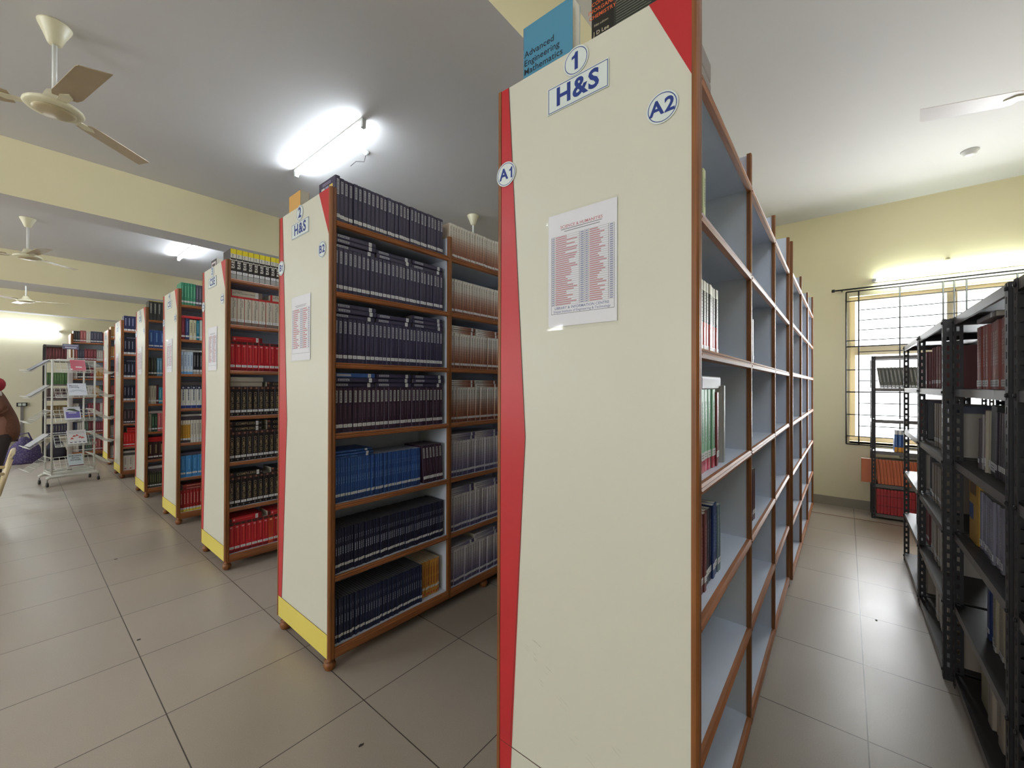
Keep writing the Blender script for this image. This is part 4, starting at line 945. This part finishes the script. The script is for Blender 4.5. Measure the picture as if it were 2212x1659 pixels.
def magazine(x, zt, w, h, col, label, rot=0, extra=None, yoff=0):
    """thin magazine resting on a front tray, leaning back"""
    o = empty('magazine'); o.matrix_world = ST_M @ Matrix.Translation((x, DF-.098-yoff, zt-.142)) @ Matrix.Rotation(R(rot), 4, 'Z') @ Matrix.Rotation(R(-24), 4, 'X'); m = MB()
    m.box(-w/2, w/2, -.0015, 0, 0, h, M(col, .3, name='magazine_cover')); m.box(-w/2, w/2, .004, .0055, 0, h, M(col, .3, name='magazine_cover')); m.box(-w/2, -w/2+.001, 0, .004, 0, h, M(col, .3, name='magazine_cover'))
    if extra: extra(m, w, h)
    m.build('cover', o); MB().box(-w/2+.001, w/2-.001, 0, .004, .001, h-.001, PAGES).build('page_block', o)
    tag(o, label, 'magazine')
F_ = lambda yc, zc: (lambda u, v: (yc+u, -.0022, zc+v))
CK = lambda c: M(c, .4, name='cover_print')
def e_red(m, w, h): m.box(-.07, .07, -.0018, -.0015, .06, .16, CK((170, 50, 66))); m.box(-.03, .035, -.0022, -.0018, .055, .07, CK((226, 220, 214))); m.box(-.085, -.065, -.0022, -.0015, .01, .035, CK((226, 220, 214)))
def e_ml(m, w, h):
    m.text('Machine', CK((50, 56, 70)), F_(-.035, h*.80), .026, .01); m.text('Learning', CK((50, 56, 70)), F_(-.03, h*.68), .028, .01)
    for k in range(3): m.tube([(.085*math.cos(R(a))*(1-k*.2), -.002, h*.28+.04*math.sin(R(a))*(1-k*.2)) for a in range(0, 181, 15)], .0012, CK((130, 150, 170)), 4)
def e_bird(m, w, h):
    m.box(-.068, .075, -.0018, -.0015, .03, h*.62, CK((112, 104, 176))); m.prism([(-.06, h*.75), (-.03, h*.86), (.02, h*.84), (.085, h*.6), (.02, h*.66), (-.03, h*.74)], 'Y', -.0022, -.0016, CK((62, 76, 44)))
    m.box(-.04, .04, -.0022, -.0018, .10, .115, CK((200, 196, 220)))
def e_wr(m, w, h):
    for y, x_ in ((.12, -.03), (.13, .0), (.10, .03), (.09, .055), (.085, -.055)): m.prism([(x_-.02, y-.01), (x_, y+.02), (x_+.022, y-.006)], 'Y', -.0022, -.0016, CK((196, 76, 62)))
    m.box(-.08, .08, -.002, -.0016, h*.84, h*.87, CK((170, 170, 180))); m.box(-.08, .08, -.002, -.0016, h*.76, h*.78, CK((170, 170, 180)))
    for i in range(4): m.box(-.08+i*.045, -.055+i*.045, -.002, -.0016, .02, .035, CK((120, 120, 130)))
def e_pow(m, w, h):
    for i, t in enumerate(('WRITING', 'WITH', 'POWER')): m.text(t, CK((40, 46, 56)), F_(.0, h*.84-i*.032), .030, .02)
    m.box(-w/2, w/2, -.002, -.0015, 0, .022, CK((110, 70, 76))); m.box(-.06, .05, -.002, -.0015, .04, .05, CK((190, 200, 206)))
magazine(.025, TOPS[0], .155, .175, (184, 40, 66), 'crimson magazine on the top tier of the wire stand', 0, e_red)
magazine(.02, TOPS[1], .195, .20, (222, 226, 234), 'white magazine titled Machine Learning on the second tier of the wire stand', 0, e_ml)
magazine(-.03, TOPS[2], .17, .205, (226, 228, 236), 'white and purple magazine with a bird on the middle tier of the stand', 0, e_bird)
magazine(.02, TOPS[3], .20, .215, (230, 228, 228), 'white magazine with red shapes on the fourth tier of the wire stand', 0, e_wr)
magazine(.005, TOPS[4], .155, .19, (206, 218, 222), 'pale magazine titled Writing With Power on the lowest tier', 3, e_pow, .012)
for z, c_, t_ in ((TOPS[0], (84, 80, 100), 'dark grey'), (TOPS[1], (150, 150, 154), 'light grey'), (TOPS[3], (176, 178, 184), 'silver-grey')):
    o = empty('magazine'); o.matrix_world = ST_M @ Matrix.Translation((-HW-.105, .02, z-.066)) @ Matrix.Rotation(R(-90), 4, 'Z') @ Matrix.Rotation(R(-50), 4, 'X'); MB().box(-.12, .12, 0, .006, -.12, .12, M(c_, .4, name='magazine_cover')).build('cover', o)
    MB().box(-.119, .119, .001, .005, -.121, .119, PAGES).build('page_block', o)
    tag(o, '%s magazine lying on a left side tray of the wire stand' % t_, 'magazine')

# ------------------------------------------------------------------ things at the rear wall
def blob(name, loc, sx, sy, sz, mat, seed=1, flat_=.0, n=18):
    rr = random.Random(seed); mb = MB(); prof = []; vs = []; N = 10
    ph = [rr.uniform(0, 6) for _ in range(4)]
    for i in range(N+1):
        f = i/N; zz = sz*f; rad = math.sin(math.pi*min(.98, .30+f*.66))**.6*(1-.25*f)
        for k in range(n):
            a = 2*math.pi*k/n; wob = 1+.09*math.sin(3*a+ph[0]+4*f)+.06*math.sin(5*a+ph[1]-6*f)+.04*math.sin(9*a+ph[2])
            vs.append((sx*rad*wob*math.cos(a)/2, sy*rad*wob*math.sin(a)/2, zz*(1+.06*math.sin(2*a+ph[3]))))
    fs = [(i*n+k, i*n+(k+1) % n, (i+1)*n+(k+1) % n, (i+1)*n+k) for i in range(N) for k in range(n)]+[tuple(range(n))[::-1], tuple(N*n+k for k in range(n))]
    mb.add(vs, fs, mat, True); return mb.build(name, loc=loc)
def patterned(c1, c2, sc, name):
    m = bpy.data.materials.new(name); m.use_nodes = True; nt = m.node_tree; b = nt.nodes['Principled BSDF']; b.inputs['Roughness'].default_value = .8
    tc = nt.nodes.new('ShaderNodeTexCoord'); v = nt.nodes.new('ShaderNodeTexVoronoi'); v.inputs['Scale'].default_value = sc; v.feature = 'DISTANCE_TO_EDGE'
    r = nt.nodes.new('ShaderNodeValToRGB'); r.color_ramp.elements[0].position = .08; r.color_ramp.elements[1].position = .2; r.color_ramp.elements[0].color = lin(c1); r.color_ramp.elements[1].color = lin(c2)
    nt.links.new(tc.outputs['Object'], v.inputs['Vector']); nt.links.new(v.outputs['Distance'], r.inputs[0]); nt.links.new(r.outputs[0], b.inputs['Base Color']); return m
bg_ = blob('cloth_bag', (.12, 11.75, 0), .50, .38, .46, patterned((58, 46, 92), (92, 84, 112), 30, 'purple_patterned_cloth'), 5)
tag(bg_, 'purple patterned cloth bag slumped on the floor left of the magazine stand', 'bag')
MB().tube([(-.08, 0, .40), (-.05, -.02, .54), (.05, -.02, .56), (.1, 0, .40)], .012, M((70, 56, 100), .8, name='bag_strap'), 8).build('strap', bg_)
b2 = blob('backpack', (.52, 11.9, 0), .34, .3, .42, M((34, 30, 44), .7, .1, 20, name='black_bag_fabric'), 9)
tag(b2, 'black bag on the floor behind the magazine stand', 'bag'); MB().tube([(-.05, 0, .40), (0, 0, .47), (.05, 0, .40)], .009, M((40, 34, 40), .8, name='bag_handle'), 8).build('handle', b2)
sw = empty('switch_box', (.12, YL-.03, .97)); tag(sw, 'black-framed switch box with a grey conduit on the rear wall', 'switch box')
MB().box(-.085, .085, -.02, .03, -.045, .045, IRON).build('box', sw)
for k in (-1, 1): MB().box(k*.033-.026, k*.033+.026, -.026, -.02, -.03, .03, M((196, 206, 196), .4, name='switch_plate')).build('switch', sw)
MB().box(-.022, .022, .0, .03, -.84, -.045, M((118, 112, 112), .5, name='grey_conduit')).build('conduit', sw)

# small scraps of litter on the tiles
for k, (x_, y_, lab) in enumerate(((.545, 4.723, 'tiny dark scrap on the floor tiles in the wide left aisle'), (.459, 3.131, 'second tiny dark scrap on the left aisle floor, nearer the camera'), (.898, 1.522, 'tiny dark scrap on the floor between bookcases 1 and 2'), (3.421, -.145, 'tiny dark scrap on a tile joint in the right-hand aisle'))):
    m_ = MB(); rr = random.Random(k); pts = [(.014*rr.uniform(.5, 1)*math.cos(a), .008*rr.uniform(.5, 1)*math.sin(a)) for a in [i*math.pi/4 for i in range(8)]]
    m_.prism(pts, 'Z', 0, .0015, M((52, 44, 40), .8, name='dark_scrap')); tag(m_.build('scrap', loc=(x_, y_, 0)), lab, 'scrap')
# ------------------------------------------------------------------ moulded plastic chair
CH = M((206, 188, 150), .38, .03, 8, name='cream_moulded_plastic')
ch = empty('plastic_chair', (-.30, 6.18, 0), R(90)); tag(ch, 'cream moulded plastic chair at the left edge, back towards the bookcases', 'chair')
# local: faces +y (rotated to face -X), back at -y
mb = MB(); n = 8
def slab(pts_top, th, mat=CH):
    m_ = MB(); R_, C_ = len(pts_top), len(pts_top[0]); vs = [p for rw in pts_top for p in rw]+[(p[0]+th[0], p[1]+th[1], p[2]+th[2]) for rw in pts_top for p in rw]; q = R_*C_; fs = []
    for i in range(R_-1):
        for j in range(C_-1):
            a, b, c, d = i*C_+j, i*C_+j+1, (i+1)*C_+j+1, (i+1)*C_+j; fs += [(a, b, c, d), (q+a, q+d, q+c, q+b)]
    for j in range(C_-1): fs += [(j, q+j, q+j+1, j+1), ((R_-1)*C_+j, (R_-1)*C_+j+1, q+(R_-1)*C_+j+1, q+(R_-1)*C_+j)]
    for i in range(R_-1): fs += [(i*C_, (i+1)*C_, q+(i+1)*C_, q+i*C_), (i*C_+C_-1, q+i*C_+C_-1, q+(i+1)*C_+C_-1, (i+1)*C_+C_-1)]
    return m_.add(vs, fs, mat, True)
slab([[(-.21+.42*j/n, .22-.42*i/n, .43-.018*math.sin(math.pi*j/n)*math.sin(math.pi*i/n)-(.02 if i == 0 else 0)) for j in range(n+1)] for i in range(n+1)], (0, 0, -.006)).build('seat', ch)
bk = MB()
for j in range(7):
    x0 = -.20+.4*j/6; x1 = x0*1.08
    bk.prism([(x0-.016, .43), (x0+.016, .43), (x1+.018, .80), (x1-.018, .80)], 'Y', -.006, .0, CH)
bk.tube([(-.22, 0, .44), (-.235, -.0, .6), (-.235, -.0, .76), (-.20, 0, .81), (0, 0, .835), (.20, 0, .81), (.235, 0, .76), (.235, 0, .6), (.22, 0, .44)], .016, CH, 8)
bo = bk.build('backrest', ch); bo.location = (0, -.21, 0)
for i, v in enumerate(bo.data.vertices): v.co.y -= (v.co.z-.43)*.22 + .0*i
for s in (-1, 1):
    MB().tube([(s*.235, -.25, .64), (s*.262, -.1, .655), (s*.265, .1, .65), (s*.25, .2, .62), (s*.235, .215, .5), (s*.225, .21, .42)], [.014, .02, .02, .018, .016, .015], CH, 8).build('armrest', ch)
    for yy, lean_ in ((.20, .03), (-.19, -.05)):
        MB().prism([(s*.19, yy-.02), (s*.23, yy-.02), (s*.23, yy+.02), (s*.215, yy+.02), (s*.215, yy-.005), (s*.19, yy-.005)] if s > 0 else [(s*.23, yy-.02), (s*.19, yy-.02), (s*.19, yy-.005), (s*.215, yy-.005), (s*.215, yy+.02), (s*.23, yy+.02)], 'Z', 0, .43, CH).build('leg', ch)

# ------------------------------------------------------------------ person, cut by the left edge
def skin_mesh(name, verts, edges, radii, mat, parent=None, root=0, sub=2):
    me = bpy.data.meshes.new(name); me.from_pydata(verts, edges, []); me.materials.append(mat)
    o = bpy.data.objects.new(name, me); COL.objects.link(o)
    if parent: o.parent = parent
    s = o.modifiers.new('skin', 'SKIN'); s.use_smooth_shade = True
    for i, v in enumerate(me.skin_vertices[0].data if me.skin_vertices else []): pass
    if not me.skin_vertices:
        me.attributes  # layer is created with the modifier
    lay = me.skin_vertices[0].data
    for i, r in enumerate(radii): lay[i].radius = r if isinstance(r, tuple) else (r, r); lay[i].use_root = (i == root)
    ss = o.modifiers.new('sub', 'SUBSURF'); ss.levels = sub; ss.render_levels = sub
    return o
SKIN = M((122, 82, 62), .55, .04, 20, name='brown_skin'); HAIR = M((26, 20, 20), .5, .2, 60, name='black_hair')
KUR = M((96, 60, 42), .85, .35, 70, name='brown_printed_cotton'); TRO = M((48, 38, 40), .85, .1, 40, name='dark_trousers')
pv = [(-.14, 0, .94), (-.18, 0, 1.08), (-.23, 0, 1.24), (-.27, 0, 1.36), (-.32, 0, 1.44), (-.36, 0, 1.49),          # 0-5 spine to neck
      (-.27, .16, 1.35), (-.14, .22, 1.12), (-.34, .20, 1.02), (-.41, .19, 1.0),                                    # 6-9 right arm to wrist
      (-.27, -.16, 1.35), (-.12, -.22, 1.12), (-.33, -.20, 1.03), (-.40, -.19, 1.01),                               # 10-13 left arm
      (-.15, .09, .86), (-.22, .10, .50), (-.26, .10, .09), (-.35, .11, .035), (-.42, .11, .03),                     # 14-18 leg
      (-.15, -.09, .86), (-.20, -.10, .50), (-.24, -.10, .09), (-.33, -.11, .035), (-.40, -.11, .03)]
pe = [(0, 1), (1, 2), (2, 3), (3, 4), (4, 5), (3, 6), (6, 7), (7, 8), (8, 9), (3, 10), (10, 11), (11, 12), (12, 13), (0, 14), (14, 15), (15, 16), (16, 17), (17, 18), (0, 19), (19, 20), (20, 21), (21, 22), (22, 23)]
prd = [(.14, .12), (.12, .10), (.13, .105), (.12, .09), .052, .05, .052, .042, .034, .024, .052, .042, .034, .024, .09, .058, .036, .036, .026, .09, .058, .036, .036, .026]
def hand(base, d, side):
    global pv, pe, prd
    k = len(pv); w_ = Vector(d).normalized(); s_ = Vector((0, 0, 1)).cross(w_).normalized(); b0 = Vector(pv[base])
    palm = b0+w_*.05; pv.append(tuple(palm)); pe.append((base, k)); prd.append((.030, .016))
    for i, (off, l) in enumerate(((-.027, .062), (-.009, .074), (.009, .070), (.026, .054))):
        a = palm+w_*.035+s_*off; b = a+w_*l*.55+Vector((0, 0, -.012)); c_ = b+w_*l*.3+Vector((0, 0, -.028)); q = len(pv)
        pv += [tuple(a), tuple(b), tuple(c_)]; pe += [(k, q), (q, q+1), (q+1, q+2)]; prd += [.010, .0088, .0075]
    a = palm-w_*.01+Vector((0, 0, .0))+s_*side*.038; b = a+w_*.035+s_*side*.012+Vector((0, 0, -.012)); q = len(pv)
    pv += [tuple(a), tuple(b)]; pe += [(k, q), (q, q+1)]; prd += [.012, .0095]
hand(9, (-1, -.1, -.15), -1); hand(13, (-1, .1, -.15), 1)
pr = empty('person', (.065, 8.0, 0)); pr.scale = (1.04, 1.04, 1.04); tag(pr, 'standing person leaning forward, brown printed clothes, white sleeve and red scarf', 'person')
skin_mesh('body', pv, pe, prd, SKIN, pr)
hd = MB(); N = 14; vs = []; fs = []
for i in range(N+1):
    th = math.pi*i/N
    for k in range(20):
        a = 2*math.pi*k/20; r = math.sin(th); x_ = math.cos(a)*r; y_ = math.sin(a)*r; z_ = math.cos(th)
        fx = .098 if x_ > 0 else .092*(1+.08*(z_ < -.2)); jaw = 1-.28*max(0, -z_-.1)
        nose = .020*math.exp(-((a-math.pi)/.16)**2)*math.exp(-((z_+.12)/.16)**2)
        brow = -.006*math.exp(-((abs(a-math.pi)-.42)/.2)**2)*math.exp(-((z_-.06)/.12)**2)
        vs.append((x_*fx*jaw-nose-brow, y_*.076*jaw, z_*.118))
for i in range(N):
    for k in range(20): fs.append((i*20+k, i*20+(k+1) % 20, (i+1)*20+(k+1) % 20, (i+1)*20+k))
hd.add(vs, fs, SKIN, True)
for s in (-1, 1):
    hd.lathe([(0.0, -.004), (.018, -.003), (.02, .003), (.012, .006)], SKIN, 12, (.004, s*.077, -.01), axis='Y')
    hd.lathe([(0.0, -.002), (.009, 0), (0, .003)], M((226, 222, 214), .3, name='eye_white'), 10, (-.084, s*.03, .008), axis='X'); hd.lathe([(0.0, -.0035), (.004, 0)], M((30, 20, 18), .3, name='iris'), 10, (-.085, s*.03, .008), axis='X')
hd.box(-.088, -.08, -.022, .022, -.058, -.050, M((130, 66, 60), .5, name='lips'))
ho = hd.build('head', pr); ho.location = (-.42, 0, 1.585); ho.rotation_euler = (0, R(-22), 0)
hr = MB(); vs = []
for i in range(9):
    th = math.pi*.62*i/8
    for k in range(20):
        a = 2*math.pi*k/20; lim = .75 if abs(a-math.pi) < .9 else 1.0; t2 = th*lim; r = math.sin(t2)
        vs.append((math.cos(a)*r*.108+.006, math.sin(a)*r*.087, math.cos(t2)*.130))
hr.add(vs, [(i*20+k, i*20+(k+1) % 20, (i+1)*20+(k+1) % 20, (i+1)*20+k) for i in range(8) for k in range(20)], HAIR, True)
hr.lathe([(.0, -.04), (.03, -.03), (.04, 0), (.03, .03), (0, .04)], HAIR, 12, (.115, 0, -.02), axis='X')
h2 = hr.build('hair', pr); h2.location = ho.location; h2.rotation_euler = ho.rotation_euler
skin_mesh('kurta', [(-.10, 0, .86), (-.14, 0, .98), (-.18, 0, 1.10), (-.23, 0, 1.24), (-.27, 0, 1.34), (-.27, .155, 1.34), (-.145, .22, 1.13), (-.30, .205, 1.045), (-.27, -.155, 1.34), (-.125, -.22, 1.13), (-.29, -.205, 1.05), (-.13, .09, .72), (-.13, -.09, .72)],
          [(0, 1), (1, 2), (2, 3), (3, 4), (4, 5), (5, 6), (6, 7), (4, 8), (8, 9), (9, 10), (0, 11), (0, 12)], [(.145, .13), (.142, .128), (.132, .115), (.142, .118), (.13, .10), .062, .053, .046, .062, .053, .046, .12, .12], KUR, pr, sub=2)
skin_mesh('trousers', [(-.14, 0, .88), (-.16, .09, .78), (-.22, .10, .48), (-.26, .10, .10), (-.16, -.09, .78), (-.20, -.10, .48), (-.24, -.10, .10)], [(0, 1), (1, 2), (2, 3), (0, 4), (4, 5), (5, 6)], [.115, .092, .068, .055, .092, .068, .055], TRO, pr)
skin_mesh('sleeve', [(-.262, .155, 1.335), (-.205, .19, 1.22)], [(0, 1)], [.082, .070], M((206, 196, 190), .8, name='white_sleeve'), pr)
o_ = skin_mesh('sleeve', [(-.255, -.155, 1.335), (-.185, -.19, 1.22)], [(0, 1)], [.100, .078], M((206, 196, 190), .8, name='white_sleeve'), pr)
skin_mesh('scarf', [(-.26, .19, 1.36), (-.22, .10, 1.41), (-.23, 0, 1.435), (-.20, -.10, 1.40), (-.22, -.17, 1.36)], [(0, 1), (1, 2), (2, 3), (3, 4)], [.06, .078, .088, .09, .085], M((150, 34, 48), .8, name='red_scarf'), pr, root=2)

# ------------------------------------------------------------------ all the remaining, smaller-looking books as one object
co = CROWD.build('rows_of_books')
tag(co, 'remaining rows of books filling the farther shelves and racks', 'book', None, 'stuff')
print('individual books', sum(1 for o in BOOKS if o.get('category') == 'book'), 'crowd', NCROWD[0])
